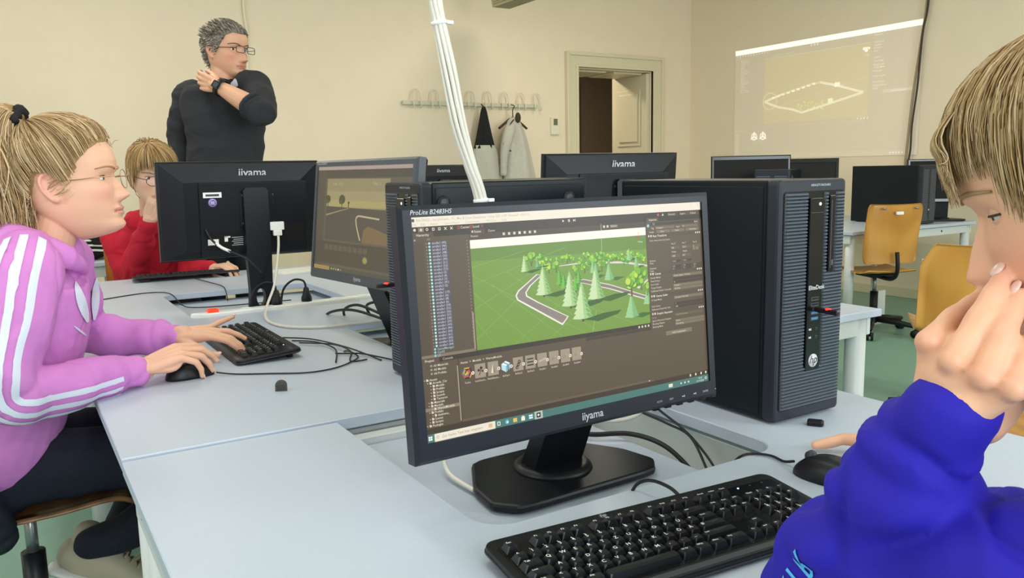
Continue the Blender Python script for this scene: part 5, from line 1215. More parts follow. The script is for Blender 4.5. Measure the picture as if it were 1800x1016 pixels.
# ---- hair
SKC, SKR = Vector((0, -.03, .055)), Vector((.338, .438, .452))
def skull(d, k=1.0):
    d = Vector(d).normalized(); return SKC+Vector((d.x*SKR.x, d.y*SKR.y, d.z*SKR.z))*k
def kfac(P_):
    hp = head_pt(math.atan2(P_.x, P_.y), min(.49, P_.z), False); e = hp-SKC; return Vector((e.x/SKR.x, e.y/SKR.y, e.z/SKR.z)).length
def over(dd, k):
    return skull(dd, max(1.0, kfac(skull(dd)))*k)
def strands(paths, r, rnd, cols, n=5, sides=3):
    """paths: list of point lists (already in world space)"""
    V_, F_, C_ = [], [], []
    for pts in paths:
        P = spline(pts, n); m = len(P); o = len(V_); col = S(rnd.choice(cols)); k = rnd.uniform(.8, 1.15); rr = r*rnd.uniform(.6, 1.3)
        t0 = (P[1]-P[0]).normalized(); u = t0.orthogonal().normalized()
        for i in range(m):
            t = (P[min(i+1, m-1)]-P[max(i-1, 0)]).normalized(); u = (u-t*u.dot(t)); u = u.normalized() if u.length > 1e-6 else t.orthogonal().normalized(); v = t.cross(u)
            ra = rr*(1 if i < m*.6 else max(.12, 1-(i-m*.6)/(m*.4)))
            for q in range(sides): a = 2*PI*q/sides; V_.append(P[i]+(u*math.cos(a)+v*math.sin(a))*ra)
            C_ += [(col[0]*k, col[1]*k, col[2]*k)]*sides
        for i in range(m-1):
            for q in range(sides): F_.append((o+i*sides+q, o+i*sides+(q+1) % sides, o+(i+1)*sides+(q+1) % sides, o+(i+1)*sides+q))
    return V_, F_, C_
def hair_obj(name, parts, parent, m):
    V_, F_, C_ = [], [], []
    for v, f, c in parts: o = len(V_); V_ += v; F_ += [tuple(o+i for i in q) for q in f]; C_ += c
    me = bpy.data.meshes.new(name); me.from_pydata(V_, [], F_); me.polygons.foreach_set('use_smooth', [True]*len(F_)); setcol(me, np.array(C_)); me.materials.append(m)
    return put(name, me, parent)
def scalp(HM, mask, lift, col, rnd, nz=110, nt=150, P={}):
    """hair mass hugging the skull where mask(theta, z) > 0; lift(theta,z) thickness"""
    vs, fs, idx = [], [], {}
    zs = [-.5+i/(nz-1)*.999 for i in range(nz)]; cj = MN
    for i, z in enumerate(zs):
        for k in range(nt):
            th = 2*PI*k/nt
            p = head_pt(th, z, False, P); c = Vector((0, -.02, min(z, .05)*.6)); d = (p-c).normalized(); mk = mask(th if th < PI else th-2*PI, z)
            vs.append(HM@(p+d*(-.012+(lift(th, z)+.012)*min(1, max(0, mk))**.6+(.006*MN.noise(Vector((math.sin(th)*9, math.cos(th)*9, z*5))) if mk > .3 else 0) if mk > 0 else -.012)))
            idx[i, k] = mk
    for i in range(nz-1):
        for k in range(nt):
            if max(idx[i, k], idx[i, (k+1) % nt], idx[i+1, k], idx[i+1, (k+1) % nt]) > 0: fs.append((i*nt+k, i*nt+(k+1) % nt, (i+1)*nt+(k+1) % nt, (i+1)*nt+k))
    fs.append(tuple(range((nz-1)*nt, nz*nt)))
    c0 = S(col); return vs, fs, [tuple(np.array(c0[:3])*rnd.uniform(.75, 1.1)) for _ in vs]
m_hair = mat('hair_strands', '#b08d62', .5, attr='Col', spec=.4)
# ---- hands
def hand_pose(wrist, fwd, palm, thumb_side, curls, spread=(6, 0, -6, -14), sc=1.0, thumb=None):
    """joint positions; palm = direction the palm faces, thumb_side = direction of the thumb"""
    f = Vector(fwd).normalized(); s = Vector(thumb_side); s = (s-f*s.dot(f)).normalized(); n = Vector(palm); n = (n-f*n.dot(f)-s*n.dot(s)).normalized(); w = Vector(wrist)
    ms = [(.086, .026), (.089, .007), (.083, -.013), (.074, -.031)]; ln = [(.042, .025, .020), (.046, .029, .021), (.042, .027, .020), (.033, .020, .018)]
    J = dict(wrist=w, f=f, s=s, n=n, fingers=[], sc=sc)
    for i in range(4):
        p = w+(f*ms[i][0]+s*ms[i][1])*sc-n*.004*sc; ch = [p]; a = 0; sp = math.radians(spread[i]); d0 = f*math.cos(sp)+s*math.sin(sp)
        for k in range(3):
            a += math.radians(curls[i][k]); d = d0*math.cos(a)+n*math.sin(a); p = p+d*ln[i][k]*sc; ch.append(p)
        J['fingers'].append(ch)
    tb = thumb or ((.5, .75, .45), (.25, .95, .25), (.1, 1, .1))
    p = w+(f*.022+s*.022+n*.008)*sc; ch = [p]
    for k, d in enumerate(tb): p = p+(s*d[0]+f*d[1]+n*d[2]).normalized()*(.046, .033, .026)[k]*sc; ch.append(p)
    J['thumb'] = ch; return J
def hand_parts(J, thick=1.0):
    sc = J['sc']; f, s, n, w = J['f'], J['s'], J['n'], J['wrist']; out = []
    R_ = [(.0098, .0088, .0080, .0066), (.0102, .0092, .0083, .0068), (.0096, .0088, .0078, .0064), (.0086, .0078, .0070, .0058)]
    for i, ch in enumerate(J['fingers']):
        r = [q*sc*thick for q in R_[i]]; P = []
        for k in range(4):
            P.append((ch[k], r[k], r[k]))
            if k < 3: P.append((ch[k].lerp(ch[k+1], .5), (r[k]+r[k+1])/2*.94, (r[k]+r[k+1])/2*.94))
        out.append(loft(P, 12, n, 3))
        wb = w+s*(.017-.011*i)*sc+f*.012*sc
        out.append(loft([(wb, .013*sc*thick, .012*sc*thick), (wb.lerp(ch[0], .55), .0125*sc*thick, .012*sc*thick), (ch[0], r[0]*1.08, r[0]*1.08)], 12, n, 3))
    a, b_, c = [x[0] for x in J['fingers']][0], J['fingers'][1][0], J['fingers'][3][0]
    out.append(loft([(w, .017*sc*thick, .024*sc*thick), (w+f*.03*sc+n*.003*sc, .016*sc*thick, .030*sc), (w+f*.06*sc+n*.004*sc-s*.002*sc, .0135*sc*thick, .034*sc), ((a+c)/2-f*.004*sc+n*.003*sc, .010*sc*thick, .032*sc)], 20, n, 4))
    t = J['thumb']; out.append(loft([(t[0], .014*sc, .014*sc), (t[0].lerp(t[1], .5), .0135*sc, .0135*sc), (t[1], .0108*sc, .0108*sc), (t[1].lerp(t[2], .5), .0095*sc, .0095*sc), (t[2], .0102*sc, .0102*sc), (t[3], .0078*sc, .0078*sc)], 12, n, 3))
    out.append(loft([(w+s*.010*sc, .015*sc, .014*sc), (t[0].lerp(t[1], .6)+n*.002, .013*sc, .013*sc)], 12, n, 3))
    return out
def nail(parent, tip, prev, dors, sc=1.0, m=None):
    d = (tip-prev).normalized(); n = Vector(dors); n = (n-d*n.dot(d)).normalized(); s = d.cross(n); R_ = Matrix((s, d, n)).transposed()
    b = MB(); b.raw(*ell(tip+n*.0050*sc+d*.0015*sc, (.0050*sc, .0062*sc, .0018*sc), R_, 12, 8)); return b.build('fingernail', m or mat('nail_pink', '#eac4b8', .25), parent)
def cloth(name, me, m, parent):
    me.materials.clear(); me.materials.append(m); me.polygons.foreach_set('use_smooth', [True]*len(me.polygons)); me.name = name; return put(name, me, parent)
from mathutils.bvhtree import BVHTree
def bvh(me): return BVHTree.FromPolygons([v.co for v in me.vertices], [tuple(p.vertices) for p in me.polygons])
def drape_on(tree, geo, off=.0018):
    vs = []
    for v in geo[0]:
        q = tree.find_nearest(Vector(v)); vs.append(q[0]+q[1]*off if q[0] is not None else Vector(v))
    return vs, geo[1]
def cast_on(tree, pts, off=.002):
    out = []
    for (x, y) in pts:
        h = tree.ray_cast(CAMP, (px(x, y, 1)-CAMP).normalized()); out.append(h[0]+h[1]*off if h[0] is not None else None)
    return out
def tapetbl(th, tbl):
    t = abs(th)
    for (a, b), (c, d) in zip(tbl, tbl[1:]):
        if t <= c: return b+(d-b)*max(0, t-a)/(c-a)
    return tbl[-1][1]
def patch_obj(name, geo, m, parent, th=.0015):
    vs, fs = geo; b = MB(); b.raw(vs, fs, True); o = b.build(name, m, parent); return o
def person_root(label, base): return thing('person', label, 'person', (0, 0, 0))
m_skin = mat('skin', '#e6b79c', .48, attr='Col', sss=.12, bump=.03, bscale=500)
FACE = {'skin': '#e3b193'}
def glasses(HM, parent, shape, rim, lensm, rr=.004, both=True, wl=.088, hl=.062, ycl=.44, zc=-.02, drop=0):
    t = bpy.data.objects.new('glasses', None); COL.objects.link(t); s = HM.to_scale().x
    fr = MB()
    for sx in (-1, 1):
        cx = sx*.135
        if shape == 'round': pts = [Vector((cx+wl*math.cos(a), ycl-.10*abs(cx+wl*math.cos(a))**1.5, zc+hl*math.sin(a))) for a in [2*PI*k/24 for k in range(24)]]
        else: pts = [Vector((cx+wl*math.copysign(abs(math.cos(a))**.35, math.cos(a)), ycl-.10*abs(cx+wl*math.cos(a))**1.5, zc+hl*math.copysign(abs(math.sin(a))**.4, math.sin(a)))) for a in [2*PI*k/28 for k in range(28)]]
        fr.tube([HM@p for p in pts+pts[:2]], rr*s, 6)
        c = sum(pts, Vector())/len(pts); b = MB(); b.raw([HM@p for p in pts]+[HM@(c+Vector((0, .004, 0)))], [(k, (k+1) % len(pts), len(pts)) for k in range(len(pts))]); b.build('lens', lensm, t)
        p0 = Vector((cx+sx*wl, ycl-.10*abs(cx+sx*wl)**1.5, zc+hl*.35))
        tm = MB(); tm.tube([HM@p for p in spline([p0, Vector((sx*.325, .30, zc+hl*.35+.005)), Vector((sx*.345, .10, zc+.035)), Vector((sx*.345, -.04, zc+.05)), Vector((sx*.335, -.11, zc-.02))], 5)], rr*s*1.1, 6); tm.build('temple', rim, t)
    fr.tube([HM@p for p in spline([Vector((-.135+wl*.96, ycl-.01, zc+.018)), Vector((0, ycl+.012, zc+.032)), Vector((.135-wl*.96, ycl-.01, zc+.018))], 5)], rr*s, 6)
    fr.build('rim', rim, t); return t
def lens_mat():
    m = bpy.data.materials.new('lens_glass'); m.use_nodes = True; b = m.node_tree.nodes['Principled BSDF']; b.inputs['Base Color'].default_value = (.9, .92, .95, 1); b.inputs['Roughness'].default_value = .05; b.inputs['Alpha'].default_value = .10; return m
m_lens = lens_mat()
# ------------------------------------------------------------------ girl in the pink hoodie
def girl():
    rnd = random.Random(11)
    g = thing('person', 'girl in a pink hoodie with white sleeve stripes, typing at left', 'person', (-.02, 2.2, .47)); O = Vector((-.02, 2.2, .47))
    def rel(o):
        if o.parent == g: o.matrix_parent_inverse = Matrix.Translation(-O)
        return o
    H = .246; HM = head_matrix((.131, 2.078, 1.197), 108, -6, 0, H); FACE['skin'] = '#e4b49a'
    nk = Vector((.10, 2.085, 1.12))
    # hands
    LW = Vector((.345, 2.205, .800)); RW = Vector((.222, 1.975, .772))
    JR = hand_pose(RW+Vector((.008, 0, .006)), (.97, .20, .04), (0, .1, -1), (-.2, 1, .25), [(8, 24, 16), (10, 28, 18), (16, 34, 20), (22, 38, 22)], (4, -4, -12, -24), 1.04, ((.5, .9, .2), (.15, 1, .15), (-.05, 1, .1)))
    for ch in [JR['fingers'][i] for i in range(4)]:
        for k in range(4): ch[k] = ch[k]+Vector((0, 0, .014))
    JL = hand_pose(LW, (.86, -.32, -.02), (-.1, .1, -1), (-.3, -1, -.25), [(18, 22, 14), (16, 24, 16), (6, 18, 10), (-14, 4, 0)], (2, 8, 0, -32), 1.0, ((.75, .75, .35), (.35, .95, .15), (.15, 1, .0)))
    skinp = xf([head_geo({'nose': .84, 'ntip': -.172, 'wide': 1.03})]+ear_geo(1)+ear_geo(-1), HM)
    skinp += [loft([(HM@Vector((0, -.10, -.12)), .052, .055), (nk, .047, .049), (Vector((.075, 2.09, 1.05)), .048, .052), (Vector((.055, 2.10, 1.0)), .060, .07), (Vector((.03, 2.11, .96)), .09, .13), (Vector((-.04, 2.14, .75)), .085, .12), (Vector((-.12, 2.2, .52)), .10, .13)], 20, (1, 0, 0), 5)]
    skinp += [loft([(Vector((.02, 1.97, 1.0)), .05, .05), (Vector((-.03, 1.865, .775)), .036, .036), (Vector((.12, 1.93, .775)), .034, .036), (RW, .021, .027), (RW+Vector((.02, .004, 0)), .019, .027)], 16, (0, 0, 1), 6)]
    skinp += [loft([(Vector((.08, 2.28, 1.0)), .05, .05), (Vector((.15, 2.40, .80)), .036, .036), (Vector((.26, 2.29, .79)), .032, .034), (LW, .020, .026), (LW+Vector((.02, -.006, 0)), .019, .026)], 16, (0, 0, 1), 6)]
    skinp += hand_parts(JR)+hand_parts(JL)
    me = fuse(skinp, .0026, 2); skin_cols(me, HM, '#e9b698', '#cf8d80', '#e59c8c')
    body = cloth('body', me, m_skin, g); rel(body)
    for J, fi in ((JR, (0, 1, 2, 3)), (JL, (0, 1, 3))):
        for i in fi: ch = J['fingers'][i]; d = (ch[3]-ch[2]).normalized(); rel(nail(g, ch[3], ch[2], -J['n'], 1.0))
        rel(nail(g, J['thumb'][3], J['thumb'][2], (J['s']*.2-J['n']), 1.1))
    n0 = set(g.children); face_parts(g, HM, m_skin, '#56606a', '#a9825e', (-.05, -.12), 18, -18, .007)
    for c in set(g.children)-n0: rel(c)
    # hoodie
    m_pink = mat('pink_fleece', '#d484cf', .85, noise=.05, nscale=25, bump=.25, bscale=220)
    R0 = [(Vector((.035, 2.02, 1.045)), .055, .06), (Vector((.02, 1.945, 1.01)), .075, .075), (Vector((-.005, 1.90, .92)), .070, .068), (Vector((-.028, 1.87, .83)), .064, .062), (Vector((-.03, 1.868, .783)), .060, .058), (Vector((.02, 1.885, .772)), .056, .056), (Vector((.10, 1.92, .772)), .050, .052), (Vector((.165, 1.952, .775)), .045, .046)]
    RC = [(Vector((.16, 1.95, .775)), .036, .040), (Vector((.20, 1.966, .774)), .033, .036), (Vector((.222, 1.975, .773)), .032, .036)]
    L0 = [(Vector((.09, 2.17, 1.04)), .06, .06), (Vector((.10, 2.27, 1.0)), .075, .075), (Vector((.125, 2.35, .90)), .068, .066), (Vector((.15, 2.39, .82)), .060, .060), (Vector((.20, 2.35, .792)), .056, .056), (Vector((.28, 2.27, .792)), .047, .049), (Vector((.315, 2.235, .795)), .042, .044)]
    LC = [(Vector((.31, 2.235, .795)), .034, .037), (Vector((.345, 2.205, .797)), .031, .034)]
    tor = [(Vector((.07, 2.09, 1.045)), .055, .07), (Vector((.055, 2.095, 1.02)), .085, .125), (Vector((.045, 2.10, .99)), .105, .165), (Vector((.03, 2.11, .90)), .115, .17), (Vector((.0, 2.13, .80)), .12, .165), (Vector((-.04, 2.15, .70)), .13, .165), (Vector((-.075, 2.16, .62)), .135, .17), (Vector((-.09, 2.165, .585)), .125, .165)]
    hood = [loft([(Vector((.138, 2.075, 1.0)), .016, .016), (Vector((.122, 2.015, 1.022)), .022, .020), (Vector((.075, 1.990, 1.055)), .030, .027), (Vector((.010, 2.03, 1.07)), .044, .040), (Vector((-.002, 2.11, 1.07)), .046, .042), (Vector((.045, 2.185, 1.06)), .034, .030), (Vector((.108, 2.155, 1.022)), .024, .022), (Vector((.138, 2.10, 1.0)), .016, .016)], 12, (0, 0, 1), 5), ell((-.03, 2.07, 1.03), (.075, .11, .075))]
    parts = [loft(R0, 22, (0, -1, 0), 6, .05, 5), loft(L0, 22, (0, 1, 0), 6, .05, 6, 1), loft(tor, 28, (1, 0, 0), 5, .012, 5)]+hood
    parts += [loft(RC, 18, (0, -1, 0), 4), loft(LC, 18, (0, 1, 0), 4)]
    hm = fuse(parts, .0042, 3); crease(hm, .0045, 11, 3, (1, 1, .8), .0022); ho = rel(cloth('hoodie', hm, m_pink, g))
    m_str = mat('white_stripe', '#dfe3f5', .7)
    tree = bvh(hm)
    for k in range(3):
        a = -12+k*27
        rel(patch_obj('sleeve_stripe', drape_on(tree, loft(R0, 4, (0, -1, 0), 10, .05, 5, ang=(a, a+13), off=.01, s0=.08)), m_str, ho))
    # print on the chest: three leaves and a bar
    for (x0, y0, x1, y1, wd) in ((152, 566, 131, 496, 9), (164, 562, 168, 488, 8), (150, 590, 128, 572, 5)):
        q = []
        for r_ in range(11):
            t_ = r_/10; hw_ = wd*math.sin(PI*(.06+.92*t_))**.8
            for c_ in range(-2, 3): q.append((x0+(x1-x0)*t_+hw_*c_/2*(y0-y1)/80, y0+(y1-y0)*t_+hw_*c_/2*(x1-x0)/80))
        q = cast_on(tree, q, .003)
        if all(v is not None for v in q): b = MB(); b.raw(q, [(r_*5+c_, r_*5+c_+1, r_*5+c_+6, r_*5+c_+5) for r_ in range(10) for c_ in range(4)]); rel(b.build('chest_print', m_str, ho))
    # trousers
    m_navy = mat('navy_cloth', '#14182b', .85, noise=.1, nscale=40, bump=.3, bscale=260)
    P = [loft([(Vector((-.10, 2.17, .66)), .13, .165), (Vector((-.11, 2.19, .58)), .14, .175), (Vector((-.10, 2.2, .52)), .13, .175)], 24, (1, 0, 0), 5)]
    for sy in (-1, 1):
        y = 2.2+sy*.095
        P.append(loft([(Vector((-.12, y, .545)), .085, .085), (Vector((.05, y-.01, .55)), .082, .082), (Vector((.20, y-.01, .535)), .072, .072), (Vector((.315, y, .50)), .062, .060), (Vector((.30, y+.02, .43)), .056, .056), (Vector((.20, y+.06, .33 if sy < 0 else .28)), .048, .050), (Vector((.10, y+.13, .285) if sy < 0 else (.16, y+.09, .15)), .038, .040)], 20, (0, 1, 0), 6, .02, 7))
    tm = fuse(P, .006, 4); crease(tm, .003, 14, 5); rel(cloth('trousers', tm, m_navy, g))
    # shoes resting on the chair foot
    m_shoe = mat('cream_shoe', '#b9b09a', .6); m_lace = mat('lace', '#a89c7c', .7)
    for q, (x, y, z, a) in enumerate(((.135, 2.27, .215, 96), (.21, 2.44, .075, 85))):
        SM = Matrix.Translation(Vector((x, y, z)))@Matrix.Rotation(math.radians(-a), 4, 'Z')@Matrix.Rotation(math.radians(-28 if q == 0 else 0), 4, 'X')
        s_ = [loft([(Vector((0, -.09, .0)), .04, .032), (Vector((0, -.05, .0)), .055, .036), (Vector((0, .02, -.008)), .042, .042), (Vector((0, .09, -.02)), .028, .042), (Vector((0, .135, -.025)), .018, .034)], 18, (0, 0, 1), 5), loft([(Vector((0, -.06, .02)), .036, .034), (Vector((0, -.065, .065)), .036, .034)], 16, (0, 1, 0), 4)]
        sm_ = fuse(xf(s_, SM), .004, 2); sh = rel(cloth('shoe', sm_, m_shoe, g))
        b = MB(); b.raw(*xf([loft([(Vector((0, -.11, -.05)), .012, .034), (Vector((0, 0, -.052)), .012, .044), (Vector((0, .12, -.052)), .012, .038)], 14, (0, 0, 1), 5)], SM)[0]); rel(b.build('sole', m_white, sh))
        b = MB()
        for k in range(4): b.tube([SM@Vector((-.02, .02+k*.02, .036-k*.009)), SM@Vector((0, .025+k*.02, .044-k*.009)), SM@Vector((.02, .02+k*.02, .036-k*.009))], .0035, 6)
        b.tube([SM@v for v in spline([Vector((.0, .02, .045)), Vector((.03, .03, .06)), Vector((.045, .0, .045)), Vector((.0, .02, .045)), Vector((-.03, .05, .055)), Vector((-.05, .02, .03))], 4)], .003, 5)
        rel(b.build('laces', m_lace, sh))
    # hair: pulled back to a high ponytail
    tie = Vector((0, -.25, .545)); cols = ('#c0a075', '#ab8a5e', '#d2b68c', '#97784f', '#dcc39c')
    tbl = ((0, .315), (.5, .30), (.9, .235), (1.2, .12), (1.4, -.02), (1.55, -.06), (1.7, .06), (1.95, .04), (2.2, -.10), (2.6, -.24), (3.2, -.28))
    mask = lambda th, z: (z-tapetbl(th, tbl))/.09
    lf = lambda z: .018+.055*min(1, max(0, (z-.15)/.3))
    base = scalp(HM, mask, lambda th, z: lf(z), '#ab8a5c', rnd)
    paths = []
    for i in range(1500):
        th = rnd.uniform(-PI, PI); z = min(.45, tapetbl(th, tbl)+.01+abs(rnd.gauss(0, .12))); j = rnd.uniform(-.02, .02)
        p = head_pt(th, z, False); pts = []
        for k in range(7):
            t_ = k/6; q = p.lerp(tie, t_); dd = (q-Vector((0, -.03, .0))); u_ = dd.normalized(); zz = min(.49, q.z)
            # push the chord out onto the hair surface
            th2 = math.atan2(u_.x, u_.y); sp = head_pt(th2, min(.49, max(-.4, q.z*(1-.3*t_))), False); rad = max(dd.length, (over(Vector((u_.x/SKR.x, u_.y/SKR.y, u_.z/SKR.z)), 1.0)-Vector((0, -.03, 0))).length+lf(q.z)*min(1, t_*5+.25)+.022+abs(j)*.6)
            pts.append(HM@(Vector((0, -.03, 0))+u_*rad+Vector((j, j, -j))*math.sin(PI*t_)))
        paths.append(pts)
    s1 = strands(paths, .0010, rnd, cols, 3)
    # ponytail
    tw = HM@(tie+Vector((0, -.03, .03))); paths = []; q = HM.to_3x3(); back = (q@Vector((0, -1, 0))).normalized(); side = (q@Vector((1, 0, 0))).normalized()
    for i in range(1500):
        a = rnd.uniform(0, 2*PI); rr = math.sqrt(rnd.random()); sx = math.cos(a)*rr; sy = math.sin(a)*rr; L = rnd.uniform(.75, 1.12)
        wob = lambda s: side*rnd.uniform(-1, 1)*s+back*rnd.uniform(-1, 1)*s
        P0 = tw+side*sx*.016+Vector((0, 0, 1))*sy*.014
        P1 = tw+back*(.030+.028*sy)+side*sx*.045+Vector((0, 0, .030+.016*sy))
        P2 = tw+back*(.060+.055*sy)+side*sx*.080+Vector((0, 0, -.035*L))+wob(.006)
        P3 = tw+back*(.062+.078*sy)+side*sx*.095+Vector((0, 0, -.13*L))+wob(.012)
        P4 = tw+back*(.055+.082*sy)+side*sx*.098+Vector((0, 0, -.235*L))+wob(.018)
        P5 = tw+back*(.050+.075*sy)+side*sx*.085+Vector((0, 0, -.33*L))+wob(.024)
        paths.append([P0, P1, P2, P3, P4, P5])
    s2 = strands(paths, .00125, rnd, cols, 3)
    # fine flyaways round the forehead and crown
    paths = []
    for i in range(90):
        th = rnd.uniform(-1.6, 1.6); z = .30+rnd.uniform(-.05, .14); p = head_pt(th, z, False)*1.06; e = p+(p-SKC).normalized()*rnd.uniform(.02, .07)+Vector((rnd.uniform(-.05, .05), rnd.uniform(-.1, .02), .01)); paths.append([HM@p, HM@(p.lerp(e, .5)+Vector((0, 0, .015))), HM@e])
    for i in range(60):
        th = rnd.choice((-1, 1))*rnd.uniform(1.3, 1.7); z = rnd.uniform(-.1, .08); p = head_pt(th, z, False)*1.02; paths.append([HM@p, HM@(p*1.03+Vector((0, -.04, -.03))), HM@(p*1.02+Vector((0, -.10, -.06+rnd.uniform(-.03, .03))))])
    s3 = strands(paths, .0005, rnd, cols, 3)
    # solid core of the ponytail so that it reads as a full mass
    cv, cf = loft([(tw+back*.015+Vector((0, 0, .01)), .022, .022), (tw+back*.04+Vector((0, 0, .01)), .040, .034), (tw+back*.06+Vector((0, 0, -.05)), .056, .050), (tw+back*.06+Vector((0, 0, -.14)), .068, .066), (tw+back*.055+Vector((0, 0, -.23)), .062, .062), (tw+back*.05+Vector((0, 0, -.30)), .040, .040)], 16, side, 5)
    core = (cv, cf, [tuple(np.array(S('#94703f')[:3])*rnd.uniform(.8, 1.1)) for _ in cv])
    hr = rel(hair_obj('hair', [base, s1, s2, s3, core], g, m_hair))
    b = MB(); N = 40
    pts = [tw+back*.012+(side*math.cos(a)+Vector((0, 0, 1))*math.sin(a)*.9-back*.35*math.sin(a))*(.027+.003*math.sin(a*7)) for a in [2*PI*k/N for k in range(N+1)]]
    b.tube(pts, [.0105+.003*math.sin(k*1.9) for k in range(N+1)], 8); rel(b.build('scrunchie', m_blackcloth, hr))
    gl = glasses(HM, g, 'round', mat('gold_wire', '#b58f6a', .3, metal=.7), m_lens, .0042, wl=.095, hl=.085, ycl=.475, zc=-.03)
    tag(gl, 'thin gold wire glasses worn by the girl in pink', 'glasses'); return g
girl()

# ------------------------------------------------------------------ boy in blue, close at the right
def blue_boy():
    rnd = random.Random(5)
    O = Vector((.85, .1, .47)); g = thing('person', 'blond boy in a royal blue hoodie resting his cheek on his fist', 'person', O)
    def rel(o):
        if o.parent == g: o.matrix_parent_inverse = Matrix.Translation(-O)
        return o
    az = -21; PT = 20; H = .226; fd = az_dir(az); HM = head_matrix((0, 0, 0), az, PT, 0, H)
    tipl = head_pt(0, -.195, True, {'nose': .85}); nose = px(1697, 492, .668); c = nose-(HM@tipl); HM = head_matrix(c, az, PT, 0, H); FACE['skin'] = '#e6b498'
    neck0 = HM@Vector((0, -.12, -.25)); sh = Vector((.80, .20, .97))
    # left hand on the cheek, given joint by joint
    W_ = px(1672, 722, .605)
    F = [[px(1637, 598, .61), px(1676, 560, .632), px(1708, 535, .650), px(1735, 514, .658)],
         [px(1678, 632, .588), px(1722, 562, .598), px(1745, 520, .606), px(1764, 486, .617)],
         [px(1734, 660, .572), px(1762, 592, .583), px(1778, 552, .594), px(1793, 520, .604)],
         [px(1786, 680, .562), px(1808, 625, .572), px(1822, 595, .580), px(1832, 572, .592)]]
    TH = [px(1725, 745, .625), px(1775, 700, .645), px(1815, 655, .650), px(1840, 620, .645)]
    f = (F[1][0]-W_).normalized(); n = (px(1750, 640, .70)-px(1700, 640, .57)).normalized(); s = (F[0][0]-F[3][0]).normalized(); s = (s-f*s.dot(f)).normalized(); n = (n-f*n.dot(f)-s*n.dot(s)).normalized()
    J = dict(wrist=W_, f=f, s=s, n=n, fingers=F, thumb=TH, sc=1.0)
    EL = px(1462, 1045, .735); SHL = px(1765, 1030, .60)
    hp = []
    R_ = [(.0100, .0090, .0080, .0066), (.0102, .0096, .0086, .0072), (.0100, .0094, .0085, .0070), (.0092, .0084, .0075, .0062)]
    for i, ch in enumerate(F):
        r = R_[i]; P = []
        for k in range(4):
            bulge = 1.06 if k in (1,) else 1
            P.append((ch[k], r[k]*bulge, r[k]*bulge))
            if k < 3: q = (r[k]+r[k+1])/2*.95; P.append((ch[k].lerp(ch[k+1], .5), q, q))
        hp.append(loft(P, 16, n, 4))
        wb = W_+s*(.016-.010*i)+f*.008
        hp.append(loft([(wb, .015, .014), (wb.lerp(ch[0], .5)+n*.002, .0115, .0120), (ch[0], r[0]*1.05, r[0]*1.02)], 16, n, 4))
        hp.append(ell(ch[0]-n*.0035, (.0098, .0098, .0098)))
    hp.append(loft([(W_, .020, .026), (W_+f*.03+n*.007, .018, .030), ((F[0][0]+F[3][0])/2-f*.014+n*.012, .014, .032)], 20, n, 5))
    hp.append(loft([(TH[0], .017, .017), (TH[0].lerp(TH[1], .5), .016, .016), (TH[1], .013, .013), (TH[2], .0115, .0115), (TH[3], .0085, .0085)], 14, n, 4))
    hp.append(loft([(W_+n*.006, .02, .02), (TH[0].lerp(TH[1], .6), .016, .016)], 14, n, 4))
    fa = [loft([(EL, .032, .032), (EL.lerp(W_, .35), .032, .032), (EL.lerp(W_, .75), .025, .027), (W_, .024, .028), (W_+f*.012, .022, .028)], 18, n, 5), loft([(SHL, .05, .05), (EL, .042, .042)], 16, (0, 0, 1), 5)]
    # right hand on the mouse
    RW = Vector((1.185, .69, .765))
    JR = hand_pose(RW, (-.52, .85, .0), (0, 0, -1), (-1, -.5, .2), [(24, 38, 24), (22, 40, 24), (24, 44, 26), (28, 46, 26)], (6, 0, -8, -16), .95)
    for ch in JR['fingers']:
        for k in range(4): ch[k] = ch[k]+Vector((.01, -.03, .002))
    # index finger stretched over the far edge of the mouse, as the part that shows past the sleeve
    JR['thumb'] = [RW+Vector((-.02, .03, .0)), px(1485, 772, 1.345), px(1458, 778, 1.350), px(1432, 783, 1.352)]
    RSh = px(1850, 1000, .74); REl = px(1690, 945, 1.0)
    ra = [loft([(RSh, .05, .05), (REl, .040, .040), (RW, .022, .027), (RW+Vector((-.005, .015, 0)), .02, .027)], 16, (0, 0, 1), 6)]
    skinp = xf([head_geo({'nose': .85, 'wide': 1.0}, 140, 160)]+ear_geo(1)+ear_geo(-1), HM)+hp+fa+hand_parts(JR)+ra
    skinp += [loft([(neck0, .055, .055), (HM@Vector((0, -.26, -.55)), .055, .055), (sh, .08, .11), (Vector((.83, .12, .75)), .09, .14), (Vector((.86, .08, .52)), .10, .14)], 20, fd, 5)]
    me = fuse(skinp, .0023, 2); skin_cols(me, HM, '#ebb696', '#cf8d80', '#e49c88')
    # knuckles a little rosier and darker creases
    cols = np.empty(len(me.vertices)*4); me.color_attributes['Col'].data.foreach_get('color', cols); cols = cols.reshape(-1, 4)
    co = np.empty(len(me.vertices)*3); me.vertices.foreach_get('co', co); co = co.reshape(-1, 3)
    for i in range(4):
        for k, (rr, st) in enumerate(((.012, .45), (.008, .35), (.006, .25))):
            d = np.linalg.norm(co-np.array(F[i][k]-n*.008), axis=1); kk = (st*np.exp(-(d/rr)**2))[:, None]; cols[:, :3] = cols[:, :3]*(1-kk)+np.array(S('#d98f78')[:3])*kk
    me.color_attributes['Col'].data.foreach_set('color', cols.ravel())
    rel(cloth('body', me, m_skin, g))
    for i in (1, 2): rel(nail(g, F[i][3], F[i][2], -n, 1.35))
    n0 = set(g.children); face_parts(g, HM, m_skin, '#5d6a70', '#a98d64', (0, -.25), 4, -14, .006)
    for c_ in set(g.children)-n0: rel(c_)
    # hoodie
    m_blue = mat('royal_blue_fleece', '#1c0ba6', .8, noise=.06, nscale=18, bump=.2, bscale=240)
    d = (W_-EL).normalized()
